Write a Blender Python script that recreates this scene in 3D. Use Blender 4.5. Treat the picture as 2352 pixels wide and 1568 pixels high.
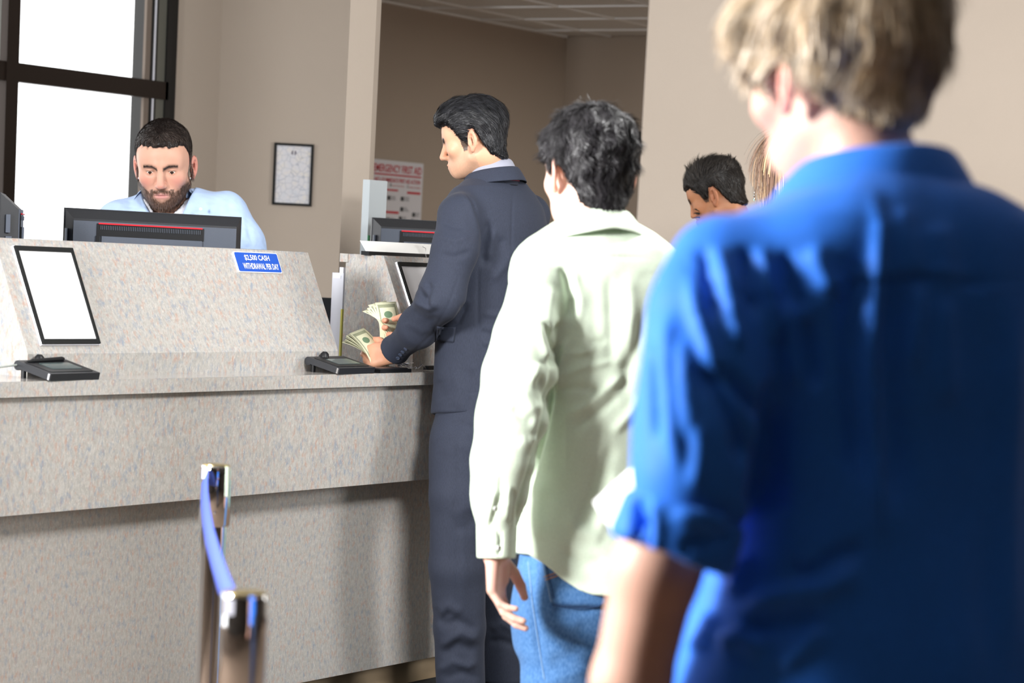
import bpy, bmesh, math, random
import numpy as np
from mathutils import Vector, Matrix

for o in list(bpy.data.objects):
    bpy.data.objects.remove(o, do_unlink=True)
SC = bpy.context.scene
COL = SC.collection
random.seed(7)
RNG = np.random.default_rng(11)

# ------------------------------------------------------------------ camera
# World: X runs along the teller counter, Y goes behind it, Z is up.
CAM_H = 1.37
FPX = 5600.0
PPX, PPY = 1200.0, 1150.0
_X = np.array([4808. - PPX, 767. - PPY, FPX]); _X /= np.linalg.norm(_X)
_Zd = np.array([-1532. - PPX, 54800. - PPY, FPX]); _Zd -= _X * (_Zd @ _X); _Zd /= np.linalg.norm(_Zd)
_Z = -_Zd
_Y = np.cross(_Z, _X)
MW = np.stack([_X, _Y, _Z])                      # camera axes (right, down, forward) -> world
ORI = np.array([0., 0., CAM_H])
CR, CD, CF = MW[:, 0], MW[:, 1], MW[:, 2]
UPC = MW[2].copy()                               # world up seen in camera axes

cam_d = bpy.data.cameras.new('camera')
cam = bpy.data.objects.new('camera', cam_d); COL.objects.link(cam)
cam_d.sensor_fit = 'HORIZONTAL'; cam_d.sensor_width = 36.0
cam_d.lens = FPX * 36.0 / 2352.0
cam_d.shift_x = -(PPX - 1176.0) / 2352.0
cam_d.shift_y = (PPY - 784.0) / 2352.0
cam_d.clip_start = 0.05; cam_d.clip_end = 200
mw = Matrix.Identity(4)
for i in range(3):
    mw[i][0] = CR[i]; mw[i][1] = -CD[i]; mw[i][2] = -CF[i]; mw[i][3] = ORI[i]
cam.matrix_world = mw
cam_d.dof.use_dof = True
cam_d.dof.focus_distance = 7.1
cam_d.dof.aperture_fstop = 4.8
SC.camera = cam

SC.view_settings.view_transform = 'Standard'
SC.view_settings.look = 'None'
SC.view_settings.gamma = 1.0
SC.view_settings.exposure = 0.1
SC.view_settings.use_curve_mapping = False

# ------------------------------------------------------------------ sky and lights
world = bpy.data.worlds.new('overcast_sky'); SC.world = world
world.use_nodes = True
bg = world.node_tree.nodes['Background']
bg.inputs[0].default_value = (1.0, 1.0, 1.0, 1); bg.inputs[1].default_value = 2.6

def cpos(r, d, z):
    """a point given by metres right of the camera axis, metres ahead and height"""
    fh = np.array([CF[0], CF[1]]); fh /= np.linalg.norm(fh)
    rh = np.array([fh[1], -fh[0]])
    p = fh * d + rh * r
    return Vector((p[0], p[1], z))

def area(name, loc, target, size, energy, col=(1, 1, 1), size_y=None, spread=180):
    l = bpy.data.lights.new(name, 'AREA'); l.energy = energy; l.color = col
    l.shape = 'RECTANGLE' if size_y else 'SQUARE'
    l.size = size
    if size_y: l.size_y = size_y
    l.spread = math.radians(spread)
    o = bpy.data.objects.new(name, l); COL.objects.link(o)
    o.location = loc
    o.rotation_euler = (Vector(target) - Vector(loc)).to_track_quat('-Z', 'Y').to_euler()
    return o

area('strobe_softbox_a', cpos(-3.4, 2.2, 2.15), cpos(1.0, 4.9, 1.25), 0.9, 240, (1.0, 0.992, 0.985), spread=120)
area('strobe_softbox_b', cpos(0.6, 5.2, 2.35), cpos(-0.9, 7.4, 1.1), 0.5, 58, (1.0, 0.992, 0.98))
area('lobby_fill_light', cpos(4.6, 6.4, 1.9), cpos(1.6, 10.2, 1.3), 1.6, 140, (1.0, 0.985, 0.97))  # added fill from out of view to brighten the right wall, no window there
area('hallway_fill_light', (12.2, 5.6, 2.66), (12.2, 5.6, 0), 0.6, 48, (1.0, 0.97, 0.92), size_y=1.2)  # unseen fill light added to lift the dark recess, not a modelled fixture

# ------------------------------------------------------------------ helpers
def c3(px, py, d):
    return np.array([(px - PPX) / FPX * d, (py - PPY) / FPX * d, d])
def c2w(p):
    return np.asarray(p) @ MW.T + ORI
def ray(px, py):
    return MW @ np.array([(px - PPX) / FPX, (py - PPY) / FPX, 1.0])
def onX(px, py, x): r = ray(px, py); return ORI + r * (x / r[0])
def onY(px, py, y): r = ray(px, py); return ORI + r * (y / r[1])
def onZ(px, py, z): r = ray(px, py); return ORI + r * ((z - CAM_H) / r[2])
def atD(px, py, d): return ORI + ray(px, py) * d

def tag(o, label=None, cat=None, group=None, kind=None):
    if label: o['label'] = label
    if cat: o['category'] = cat
    if group: o['group'] = group
    if kind: o['kind'] = kind
    return o

ORG = {}
def empty(name, loc, label=None, cat=None, group=None):
    o = bpy.data.objects.new(name, None); COL.objects.link(o)
    o.location = tuple(loc); o.empty_display_size = 0.1
    ORG[o.name] = np.array(loc, float)
    return tag(o, label, cat, group)

def link_mesh(name, me, mat, parent=None, origin=None):
    o = bpy.data.objects.new(name, me); COL.objects.link(o)
    if mat is not None and len(me.materials) == 0:
        me.materials.append(mat)
    if parent is not None:
        o.parent = parent; ORG[o.name] = ORG[parent.name]
    else:
        og = np.zeros(3) if origin is None else np.array(origin, float)
        o.location = tuple(og); ORG[o.name] = og
    return o

def mk(name, V, F, mat, parent=None, origin=None, smooth=False):
    """mesh from world coordinates"""
    V = np.asarray(V, float)
    if parent is not None: og = ORG[parent.name]
    elif origin is None: og = np.array([(V[:, 0].min() + V[:, 0].max()) / 2, (V[:, 1].min() + V[:, 1].max()) / 2, V[:, 2].min()])
    else: og = np.array(origin, float)
    me = bpy.data.meshes.new(name)
    me.from_pydata((V - og).tolist(), [], [list(map(int, f)) for f in F]); me.update()
    if smooth:
        me.polygons.foreach_set('use_smooth', [True] * len(me.polygons))
    return link_mesh(name, me, mat, parent, og)

def bm_obj(name, bm, mat, parent=None, origin=None, smooth=False, bevel=0.0, seg=2, angle=35):
    if bevel > 0:
        ed = [e for e in bm.edges if len(e.link_faces) == 2 and e.calc_face_angle(0) > math.radians(angle)]
        bmesh.ops.bevel(bm, geom=ed, offset=bevel, segments=seg, affect='EDGES', profile=0.6, clamp_overlap=True)
    bmesh.ops.recalc_face_normals(bm, faces=bm.faces)
    V = np.array([v.co[:] for v in bm.verts])
    if parent is not None: og = ORG[parent.name]
    elif origin is None: og = np.array([(V[:, 0].min() + V[:, 0].max()) / 2, (V[:, 1].min() + V[:, 1].max()) / 2, V[:, 2].min()])
    else: og = np.array(origin, float)
    bmesh.ops.translate(bm, verts=bm.verts, vec=Vector(tuple(-og)))
    me = bpy.data.meshes.new(name); bm.to_mesh(me); bm.free()
    if smooth:
        me.polygons.foreach_set('use_smooth', [True] * len(me.polygons))
        try: me.set_sharp_from_angle(angle=math.radians(40))
        except Exception: pass
    return link_mesh(name, me, mat, parent, og)

def add_box(bm, c, s, R=None):
    """box centred at c, size s, optional 3x3 rotation (columns = axes)"""
    R = np.eye(3) if R is None else np.asarray(R)
    vs = []
    for z in (-.5, .5):
        for y in (-.5, .5):
            for x in (-.5, .5):
                p = np.asarray(c) + R @ (np.array([x, y, z]) * np.asarray(s))
                vs.append(bm.verts.new(p))
    for f in ((0, 2, 3, 1), (4, 5, 7, 6), (0, 1, 5, 4), (2, 6, 7, 3), (0, 4, 6, 2), (1, 3, 7, 5)):
        bm.faces.new([vs[i] for i in f])
    return vs

def add_prism(bm, poly, ext):
    """polygon (list of 3d points) extruded by vector ext"""
    a = [bm.verts.new(Vector(tuple(p))) for p in poly]
    b = [bm.verts.new(Vector(tuple(np.asarray(p) + np.asarray(ext)))) for p in poly]
    n = len(poly)
    bm.faces.new(a[::-1]); bm.faces.new(b)
    for i in range(n):
        bm.faces.new((a[i], a[(i + 1) % n], b[(i + 1) % n], b[i]))

def add_tube(bm, pts, rad, n=12, cap=True):
    pts = [np.asarray(p, float) for p in pts]
    rad = rad if hasattr(rad, '__len__') else [rad] * len(pts)
    rings = []
    up = np.array([0.13, 0.27, 0.95])
    for i, p in enumerate(pts):
        t = pts[min(i + 1, len(pts) - 1)] - pts[max(i - 1, 0)]
        t /= np.linalg.norm(t) + 1e-12
        a = np.cross(t, up)
        if np.linalg.norm(a) < .1: a = np.cross(t, [1, 0, 0])
        a /= np.linalg.norm(a); b = np.cross(t, a)
        rings.append([bm.verts.new(Vector(tuple(p + rad[i] * (math.cos(k * 2 * math.pi / n) * a + math.sin(k * 2 * math.pi / n) * b)))) for k in range(n)])
    for i in range(len(rings) - 1):
        for k in range(n):
            bm.faces.new((rings[i][k], rings[i][(k + 1) % n], rings[i + 1][(k + 1) % n], rings[i + 1][k]))
    if cap:
        bm.faces.new(rings[0][::-1]); bm.faces.new(rings[-1])

def add_lathe(bm, c, prof, n=32):
    """profile of (radius, z) turned about the vertical through c"""
    rings = []
    for r, z in prof:
        rings.append([bm.verts.new((c[0] + r * math.cos(2 * math.pi * k / n), c[1] + r * math.sin(2 * math.pi * k / n), c[2] + z)) for k in range(n)])
    for i in range(len(rings) - 1):
        for k in range(n):
            bm.faces.new((rings[i][k], rings[i][(k + 1) % n], rings[i + 1][(k + 1) % n], rings[i + 1][k]))
    bm.faces.new(rings[0][::-1]); bm.faces.new(rings[-1])

def box(name, lo, hi, mat, parent=None, bevel=0.0, R=None, smooth=False):
    bm = bmesh.new()
    lo = np.asarray(lo, float); hi = np.asarray(hi, float)
    add_box(bm, (lo + hi) / 2, np.abs(hi - lo))
    return bm_obj(name, bm, mat, parent, bevel=bevel, smooth=smooth)

def rotz(v):
    """local axes: x = given horizontal direction, z up"""
    v = np.array([v[0], v[1], 0.]); v /= np.linalg.norm(v)
    return np.stack([v, np.array([-v[1], v[0], 0]), np.array([0, 0, 1.])], axis=1)

def frame_axes(x, y):
    x = np.asarray(x, float); x = x / np.linalg.norm(x)
    y = np.asarray(y, float); y = y - x * (y @ x); y = y / np.linalg.norm(y)
    return np.stack([x, y, np.cross(x, y)], axis=1)

def text_mesh(name, body, mat, parent, origin, R, width, height, depth=0.0004, bold=0.0, shear=0.0, align='CENTER', spacing=1.0):
    """lettering fitted to width x height, lying in the plane of R's first two axes, centred at origin"""
    cu = bpy.data.curves.new(name, 'FONT'); cu.body = body
    cu.align_x = align; cu.extrude = 0.0; cu.offset = bold; cu.space_line = spacing; cu.shear = shear
    cu.resolution_u = 4
    to = bpy.data.objects.new(name + '_tmp', cu); COL.objects.link(to)
    dg = bpy.context.evaluated_depsgraph_get(); dg.update()
    me = bpy.data.meshes.new_from_object(to.evaluated_get(dg))
    bpy.data.objects.remove(to, do_unlink=True)
    n = len(me.vertices); co = np.empty(n * 3); me.vertices.foreach_get('co', co); co = co.reshape(-1, 3)
    mn, mx = co.min(0), co.max(0); sp = np.maximum(mx - mn, 1e-6)
    uv = (co - (mn + mx) / 2) / sp
    P = np.asarray(origin) + np.outer(uv[:, 0] * width, R[:, 0]) + np.outer(uv[:, 1] * height, R[:, 1]) + depth * R[:, 2]
    me.vertices.foreach_set('co', (P - ORG[parent.name]).astype(np.float32).ravel()); me.update()
    me.name = name
    me.materials.clear()
    return link_mesh(name, me, mat, parent)

# ------------------------------------------------------------------ materials
def srgb(r, g, b):
    def f(c):
        c /= 255.0
        return c / 12.92 if c <= .04045 else ((c + .055) / 1.055) ** 2.4
    return (f(r), f(g), f(b), 1.0)

def mat_new(name):
    m = bpy.data.materials.new(name); m.use_nodes = True
    return m, m.node_tree.nodes, m.node_tree.links, m.node_tree.nodes['Principled BSDF']

def plain(name, col, rough=0.5, metal=0.0, spec=0.5, bump=0.0, bscale=200.0, var=0.0, vscale=8.0, sheen=0.0, coat=0.0):
    m, N, L, b = mat_new(name)
    b.inputs['Base Color'].default_value = col
    b.inputs['Roughness'].default_value = rough
    b.inputs['Metallic'].default_value = metal
    b.inputs['Specular IOR Level'].default_value = spec
    b.inputs['Sheen Weight'].default_value = sheen
    b.inputs['Coat Weight'].default_value = coat
    tc = N.new('ShaderNodeTexCoord')
    if var > 0:
        n = N.new('ShaderNodeTexNoise'); n.inputs['Scale'].default_value = vscale; n.inputs['Detail'].default_value = 4
        L.new(tc.outputs['Object'], n.inputs['Vector'])
        r = N.new('ShaderNodeMapRange'); r.inputs[1].default_value = .3; r.inputs[2].default_value = .7
        r.inputs[3].default_value = 1 - var; r.inputs[4].default_value = 1 + var
        L.new(n.outputs['Fac'], r.inputs[0])
        mx = N.new('ShaderNodeMix'); mx.data_type = 'RGBA'; mx.blend_type = 'MULTIPLY'; mx.inputs[0].default_value = 1
        mx.inputs[6].default_value = col
        L.new(r.outputs[0], mx.inputs[7]); L.new(mx.outputs[2], b.inputs['Base Color'])
    if bump > 0:
        n = N.new('ShaderNodeTexNoise'); n.inputs['Scale'].default_value = bscale; n.inputs['Detail'].default_value = 3
        L.new(tc.outputs['Object'], n.inputs['Vector'])
        bp = N.new('ShaderNodeBump'); bp.inputs['Strength'].default_value = bump; bp.inputs['Distance'].default_value = .002
        L.new(n.outputs['Fac'], bp.inputs['Height']); L.new(bp.outputs['Normal'], b.inputs['Normal'])
    return m

def laminate(name, rough=0.38, stretch=(1, 1, .5), dark=1.0):
    """speckled stone-look laminate: warm grey with pink, blue and cream flecks"""
    m, N, L, b = mat_new(name)
    tc = N.new('ShaderNodeTexCoord'); mp = N.new('ShaderNodeMapping'); mp.inputs['Scale'].default_value = stretch
    L.new(tc.outputs['Object'], mp.inputs['Vector'])
    def noise(scale, det, loc):
        mp2 = N.new('ShaderNodeMapping'); mp2.inputs['Location'].default_value = loc
        L.new(mp.outputs[0], mp2.inputs['Vector'])
        n = N.new('ShaderNodeTexNoise'); n.inputs['Scale'].default_value = scale; n.inputs['Detail'].default_value = det
        n.inputs['Roughness'].default_value = .6
        L.new(mp2.outputs[0], n.inputs['Vector']); return n
    def ramp(n, a, c):
        r = N.new('ShaderNodeMapRange'); r.inputs[1].default_value = a; r.inputs[2].default_value = c
        L.new(n.outputs['Fac'], r.inputs[0]); return r
    def mix(fac, A, B):
        x = N.new('ShaderNodeMix'); x.data_type = 'RGBA'
        L.new(fac.outputs[0], x.inputs[0])
        if hasattr(A, 'outputs'): L.new(A.outputs[2], x.inputs[6])
        else: x.inputs[6].default_value = A
        x.inputs[7].default_value = B
        return x
    k = dark
    base = mix(ramp(noise(130, 4, (0, 0, 0)), .36, .64), (.375 * k, .360 * k, .335 * k, 1), (.475 * k, .458 * k, .430 * k, 1))
    c = mix(ramp(noise(85, 4, (3, 7, 1)), .52, .72), base, (.44 * k, .29 * k, .23 * k, 1))
    c = mix(ramp(noise(80, 4, (9, 2, 5)), .52, .72), c, (.26 * k, .30 * k, .36 * k, 1))
    c = mix(ramp(noise(210, 2, (5, 5, 9)), .58, .78), c, (.60 * k, .57 * k, .52 * k, 1))
    c = mix(ramp(noise(260, 2, (1, 15, 4)), .60, .80), c, (.28 * k, .27 * k, .26 * k, 1))
    L.new(c.outputs[2], b.inputs['Base Color'])
    b.inputs['Roughness'].default_value = rough
    return m

M = {}
M['lam'] = laminate('speckled_laminate', .45)
M['lam_top'] = laminate('speckled_laminate_polished', .12, (1, 1, 1), .93)
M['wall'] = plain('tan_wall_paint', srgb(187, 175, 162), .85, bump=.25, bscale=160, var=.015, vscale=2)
M['wall_recess'] = plain('shaded_wall_paint', srgb(170, 156, 142), .85, bump=.25, bscale=160, var=.015, vscale=2)  # wall paint darkened for the recess: its shade is put into the colour
M['wall_dark'] = plain('bounce_cut_paint', srgb(84, 76, 70), .85, var=.02)  # unseen walls made dark to cut bounce light on the nearest back
M['tan_base'] = plain('tan_vinyl_base', srgb(160, 140, 112), .6, var=.03)
M['tile'] = plain('ceiling_tile_fibre', srgb(222, 224, 224), .95, bump=.9, bscale=260, var=.04, vscale=60)
M['grid'] = plain('ceiling_grid_white_metal', srgb(236, 236, 236), .45)
M['floor'] = plain('brown_carpet', srgb(116, 96, 80), .98, bump=.9, bscale=380, var=.25, vscale=240)
M['mat'] = plain('charcoal_mat', srgb(40, 42, 44), .95, bump=.9, bscale=300, var=.3, vscale=200)
M['bronze'] = plain('dark_bronze_aluminium', srgb(46, 36, 30), .38, metal=.55)
M['bronze_d'] = plain('black_window_gasket', srgb(18, 17, 16), .5)
M['jamb'] = plain('grey_window_jamb', srgb(96, 96, 88), .5)
M['black'] = plain('black_plastic', srgb(33, 35, 40), .42, bump=.12, bscale=900)
M['black2'] = plain('black_plastic_satin', srgb(20, 21, 24), .42, spec=.3)
M['frame_black'] = plain('black_frame_paint', srgb(18, 20, 20), .6, spec=.25)
M['slate'] = plain('slate_plastic', srgb(72, 79, 92), .5, bump=.2, bscale=900)
M['red'] = plain('red_plastic_strip', srgb(205, 22, 40), .35)
M['white'] = plain('white_paper', srgb(246, 246, 248), .6)
M['card'] = plain('white_card', srgb(250, 250, 247), .55)
M['pale'] = plain('pale_grey_plastic', srgb(222, 224, 234), .4)
M['blue_sign'] = plain('blue_sign_plastic', srgb(22, 82, 186), .35)
M['sign_white'] = plain('sign_white', srgb(245, 246, 250), .4)
M['chrome'] = plain('polished_chrome', (.86, .87, .88, 1), .04, metal=1.0)
M['brass'] = plain('brass_cap', srgb(200, 178, 120), .25, metal=.9)
M['belt'] = plain('blue_webbing', srgb(70, 92, 190), .75, bump=.4, bscale=800)
M['steel'] = plain('steel', (.7, .7, .72, 1), .2, metal=1.0)
M['clear'] = plain('acrylic_edge', srgb(232, 232, 240), .15)
M['cable'] = plain('grey_cable', srgb(150, 155, 150), .5)
M['screen'] = plain('lcd_glass', srgb(70, 84, 84), .12)
M['poster'] = plain('poster_paper', srgb(214, 214, 220), .35)
M['ink_red'] = plain('red_print', srgb(190, 30, 50), .5)
M['ink_dark'] = plain('dark_print', srgb(40, 48, 54), .5)
M['ink_grey'] = plain('grey_print', srgb(120, 124, 130), .5)
M['green'] = plain('green_print', srgb(40, 130, 80), .5)
M['yellow'] = plain('yellow_edge', srgb(214, 206, 96), .5)
# ------------------------------------------------------------------ structure
CEIL = 2.716
FH = np.array([CF[0], CF[1], 0.]); FH /= np.linalg.norm(FH)      # horizontal view direction
RH = np.array([FH[1], -FH[0], 0.])                               # horizontal right
def onV(px, py, P0, d):
    n = np.array([-d[1], d[0], 0.]); r = ray(px, py)
    return ORI + r * (((np.asarray(P0) - ORI) @ n) / (r @ n))
def wall_slab(name, a, b, z0, z1, back, mat, label):
    """vertical slab between plan points a and b; thickness towards vector back"""
    bm = bmesh.new()
    add_prism(bm, [(a[0], a[1], z0), (b[0], b[1], z0), (b[0], b[1], z1), (a[0], a[1], z1)], back)
    o = bm_obj(name, bm, mat); tag(o, label, 'wall', kind='structure'); return o

fl = box('floor', (-2.2, -7.2, -.05), (16, 8.4, 0), M['floor']); tag(fl, 'brown carpeted floor of the bank lobby', 'floor', kind='structure')

YW = 7.6
pe_x = 10.6
# ceiling: tee grid with one panel per bay where the recess ceiling is in view, plain slab elsewhere
ce = box('ceiling', (-2.2, -7.2, CEIL + .03), (16, YW + .1, CEIL + .1), M['tile']); tag(ce, 'white suspended tile ceiling over the lobby and hallway', 'ceiling', kind='structure')
TS = .605
box('hall_slab', (pe_x - .3, YW + .1, CEIL + .03), (16, 8.4, CEIL + .1), M['tile'], ce)
tile_me = None
x0, y0 = 10.10 * 8.2 / 7.2, 6.905 * 8.2 / 7.2
n_t = 0
for i in range(-9, 4):
    for j in range(-8, 2):
        bx, by = x0 + i * TS, y0 + j * TS
        if bx + TS < 8.6 or bx > 13.05 or by > 8.2: continue
        wy = min(TS, 8.2 - by)
        if wy < .05: continue
        wx = min(TS, 13.08 - bx)
        if wx < .05: continue
        bm = bmesh.new()
        add_box(bm, (bx + wx / 2, by + wy / 2, CEIL + .014), (wx - .022, wy - .022, .018))
        bm_obj('ceiling_tile', bm, M['tile'], ce); n_t += 1
for i in range(-9, 4):
    bx = x0 + i * TS
    if bx < 8.6 or bx > 13.0: continue
    box('grid_bar', (bx - .012, y0 - 8 * TS, CEIL - .004), (bx + .012, 8.2, CEIL + .006), M['grid'], ce)
for j in range(-8, 2):
    by = y0 + j * TS
    if by > 8.15: continue
    box('grid_bar', (8.6, by - .012, CEIL - .003), (13.08, by + .012, CEIL + .005), M['grid'], ce)
box('grid_bar', (8.6, 8.17, CEIL - .006), (13.08, 8.2, CEIL + .006), M['grid'], ce)

YW = 7.6
xa = onY(398, 100, YW)[0]; xb = onY(512, 0, YW)[0]
wall_slab('wall_left', (xa, YW), (xb + .1, YW), 0, CEIL + .03, (0, .12, 0), M['wall'], 'tan wall strip between the dark window and the corner')
tag(box('wall_left_sill', (1.5, YW, 0), (xa, YW + .12, .72), M['wall']), 'tan wall below the dark framed window', 'wall', kind='structure')
PC = onY(512, 0, YW)
P8 = onV(840, 0, PC, RH)
wall_slab('wall_center', PC, P8, 0, CEIL + .03, FH * .16, M['wall'], 'tan wall behind the teller with the small framed map')
p8 = atD(805.5, 0, 8.75); pe = onY(866, 0, p8[1])
bm = bmesh.new()
add_prism(bm, [(p8[0], p8[1], 0), (pe[0], p8[1], 0), (pe[0] + FH[0] * .25, p8[1] + FH[1] * .25, 0), (p8[0] + FH[0] * .25, p8[1] + FH[1] * .25, 0)], (0, 0, CEIL + .03))
tag(bm_obj('wall_pillar', bm, M['wall']), 'brightly lit narrow tan pillar between teller wall and hallway', 'wall', kind='structure')

YB = 8.2
cx = onY(1303, 82, YB)[0]
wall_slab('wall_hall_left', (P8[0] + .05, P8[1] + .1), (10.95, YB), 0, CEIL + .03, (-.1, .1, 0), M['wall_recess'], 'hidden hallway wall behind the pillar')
wall_slab('wall_back', (10.9, YB), (cx + .1, YB), 0, CEIL + .03, (0, .12, 0), M['wall_recess'], 'shaded back wall of the hallway with the first aid poster')
wall_slab('wall_hall', (cx, YB), (cx, 4.2), 0, CEIL + .03, (.12, 0, 0), M['wall_recess'], 'shaded hallway wall to the right of the corner')
PR = atD(1476, 300, 10.3)
pr2 = PR + RH * 7.5
wall_slab('wall_right', PR, pr2, 0, CEIL + .03, FH * .14, M['wall'], 'plain pale tan wall on the right side of the lobby')
wall_slab('wall_front', (-2.2, -7.2), (16, -7.2), 0, CEIL + .03, (0, -.12, 0), M['wall_dark'], 'dark wall behind the viewer')
wall_slab('wall_side', (-2.2, 7.1), (-2.2, -7.2), 0, CEIL + .03, (-.12, 0, 0), M['wall_dark'], 'dark wall at the near side of the lobby')
wall_slab('wall_far', (16, 8.4), (16, -7.2), 0, CEIL + .03, (.12, 0, 0), M['wall'], 'tan wall at the far side of the lobby')

# small dark box on the hallway wall
p = onX(1466, 313, cx)
tag(box('wall_box', (cx - .04, p[1] - .12, p[2] - .03), (cx, p[1] + .05, p[2] + .03), M['black2'], bevel=.004), 'small black box high on the hallway wall behind dark curly hair', 'wall box')

# ------------------------------------------------------------------ window
win = empty('window_1', (7.4, YW, .72)); tag(win, 'tall dark bronze framed window with blown-out daylight', 'window', kind='structure')
def wbar(name, pxa, pxb, y_front, y_back, z0, z1, mat):
    a = onY(pxa, 0, y_front)[0]; b = onY(pxb, 0, y_front)[0]
    return box(name, (a, y_front, z0), (b, y_back, z1), mat, win, bevel=.004)
wbar('mullion', 20, 48.5, YW - .06, YW + .0, .72, CEIL + .03, M['bronze'])
wbar('mullion', -60, -12, YW - .06, YW + .0, .72, CEIL + .03, M['bronze'])
wbar('jamb', 388, 401, YW - .055, YW - .035, .72, CEIL + .03, M['bronze_d'])
wbar('jamb', 366, 388, YW - .045, YW - .03, .72, CEIL + .03, M['jamb'])
wbar('jamb', 352, 366, YW - .045, YW - .03, .72, CEIL + .03, M['bronze_d'])
wbar('gasket', 358.5, 361.5, YW - .05, YW - .045, .72, CEIL + .03, M['pale'])
wbar('jamb', 4, 20, YW - .02, YW - .01, .72, CEIL + .03, M['jamb'])
wbar('reveal', 338.5, 352, YW - .04, YW - .025, .72, CEIL + .03, plain('taupe_reveal', srgb(120, 108, 98), .8))
box('jamb', (onY(366, 0, YW - .03)[0], YW - .03, .72), (onY(401, 0, YW - .03)[0] + .03, YW + .12, CEIL + .03), M['bronze_d'], win)
ztt = onY(190, 163, YW - .06)[2]; ztb = onY(190, 206, YW - .06)[2]
xm = onY(0, 100, YW)[0] - 1.4
box('transom', (xm, YW - .055, ztb), (onY(389, 100, YW - .05)[0], YW - .01, ztt), M['bronze'], win, bevel=.004)
box('transom', (xm, YW - .055, .72), (onY(389, 100, YW - .05)[0], YW + .08, .78), M['bronze'], win, bevel=.004)
gm, N, L, b = mat_new('window_glass')
tr = N.new('ShaderNodeBsdfTransparent'); gl = N.new('ShaderNodeBsdfGlossy'); gl.inputs['Roughness'].default_value = .02
mx = N.new('ShaderNodeMixShader'); mx.inputs[0].default_value = .04
L.new(tr.outputs[0], mx.inputs[1]); L.new(gl.outputs[0], mx.inputs[2]); L.new(mx.outputs[0], N['Material Output'].inputs[0])
for (za, zb) in ((.78, ztb), (ztt, CEIL + .03)):
    for (pa, pb) in ((48, 352), (-12, 20)):
        box('pane', (onY(pa, 0, YW)[0] - .01, YW + .035, za - .01), (onY(pb, 0, YW)[0] + .01, YW + .043, zb + .01), gm, win)

# ------------------------------------------------------------------ framed map on the wall
f0, f1 = onV(628, 398, PC, RH), onV(718.5, 402, PC, RH)
fz1, fz0 = onV(675, 329.5, PC, RH)[2], onV(671, 472, PC, RH)[2]
fw = np.linalg.norm((f1 - f0)[:2]); fc = (f0 + f1) / 2; fc[2] = (fz0 + fz1) / 2
RF = np.stack([RH, np.array([0, 0, 1.]), -FH], axis=1)
pf = empty('picture_frame', fc - np.array([0, 0, (fz1 - fz0) / 2]), 'narrow black frame holding a pale map on the teller wall', 'picture')
hh = fz1 - fz0; bt = .0115
for (ox, oy, sx, sy) in ((0, hh / 2 - bt / 2, fw, bt), (0, -hh / 2 + bt / 2, fw, bt), (-fw / 2 + bt / 2, 0, bt, hh - 2 * bt), (fw / 2 - bt / 2, 0, bt, hh - 2 * bt)):
    bm = bmesh.new(); add_box(bm, fc + RF @ np.array([ox, oy, .008]), (sx, sy, .016), RF); bm_obj('frame_bar', bm, M['frame_black'], pf, bevel=.002)
m, N, L, b = mat_new('faded_map_print')
tc = N.new('ShaderNodeTexCoord')
n1 = N.new('ShaderNodeTexVoronoi'); n1.feature = 'DISTANCE_TO_EDGE'; n1.inputs['Scale'].default_value = 34; L.new(tc.outputs['Object'], n1.inputs['Vector'])
r1 = N.new('ShaderNodeMapRange'); r1.inputs[1].default_value = 0; r1.inputs[2].default_value = .05; L.new(n1.outputs[0], r1.inputs[0])
n2 = N.new('ShaderNodeTexNoise'); n2.inputs['Scale'].default_value = 22; L.new(tc.outputs['Object'], n2.inputs['Vector'])
cr = N.new('ShaderNodeValToRGB'); cr.color_ramp.elements[0].color = srgb(200, 212, 224); cr.color_ramp.elements[1].color = srgb(234, 226, 204)
e = cr.color_ramp.elements.new(.5); e.color = srgb(222, 222, 228); L.new(n2.outputs['Fac'], cr.inputs[0])
mx = N.new('ShaderNodeMix'); mx.data_type = 'RGBA'; mx.inputs[6].default_value = srgb(172, 178, 192); L.new(r1.outputs[0], mx.inputs[0]); L.new(cr.outputs[0], mx.inputs[7])
L.new(mx.outputs[2], b.inputs['Base Color']); b.inputs['Roughness'].default_value = .15
bm = bmesh.new(); add_box(bm, fc + RF @ np.array([0, 0, .003]), (fw - 2 * bt, hh - 2 * bt, .004), RF); mp_ = bm_obj('map_print', bm, m, pf)
for sx in (-1, 1):
    bm = bmesh.new(); add_tube(bm, [fc + RF @ np.array([sx * .006, hh * (.5 - .115), .0055]), fc + RF @ np.array([sx * .0085, hh * (.5 - .155), .0055]), fc + RF @ np.array([sx * .005, hh * (.5 - .185), .0055])], [.002, .0038, .002], 8); bm_obj('emblem', bm, plain('plum_ink', srgb(84, 72, 96), .5), mp_)

# ------------------------------------------------------------------ poster in the hallway
q = [onY(855, 366, YB - .012), onY(973, 374, YB - .012), onY(966, 590, YB - .012), onY(848, 585, YB - .012)]
px_w = np.linalg.norm(q[1] - q[0]); pz1 = (q[0][2] + q[1][2]) / 2; pz0 = (q[2][2] + q[3][2]) / 2
pcx = (q[0][0] + q[1][0]) / 2
po = empty('poster', (pcx, YB - .01, pz0), 'red and white emergency first aid poster on the hallway wall', 'poster')
box('sheet', (pcx - px_w / 2, YB - .012, pz0), (pcx + px_w / 2, YB - .009, pz1), M['poster'], po)
RP = np.stack([np.array([1., 0, 0]), np.array([0, 0, 1.]), np.array([0, -1., 0])], axis=1)
ph = pz1 - pz0
def pp(u, v): return np.array([pcx + (u - .5) * px_w, YB - .0125, pz1 - v * ph])
text_mesh('lettering', 'EMERGENCY FIRST AID', M['ink_red'], po, pp(.5, .085), RP, px_w * .93, ph * .082, bold=.02)
text_mesh('lettering', "ABC's OF IMMEDIATE FIRST AID ACTION", M['ink_red'], po, pp(.5, .205), RP, px_w * .90, ph * .045, bold=.02)
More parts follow.
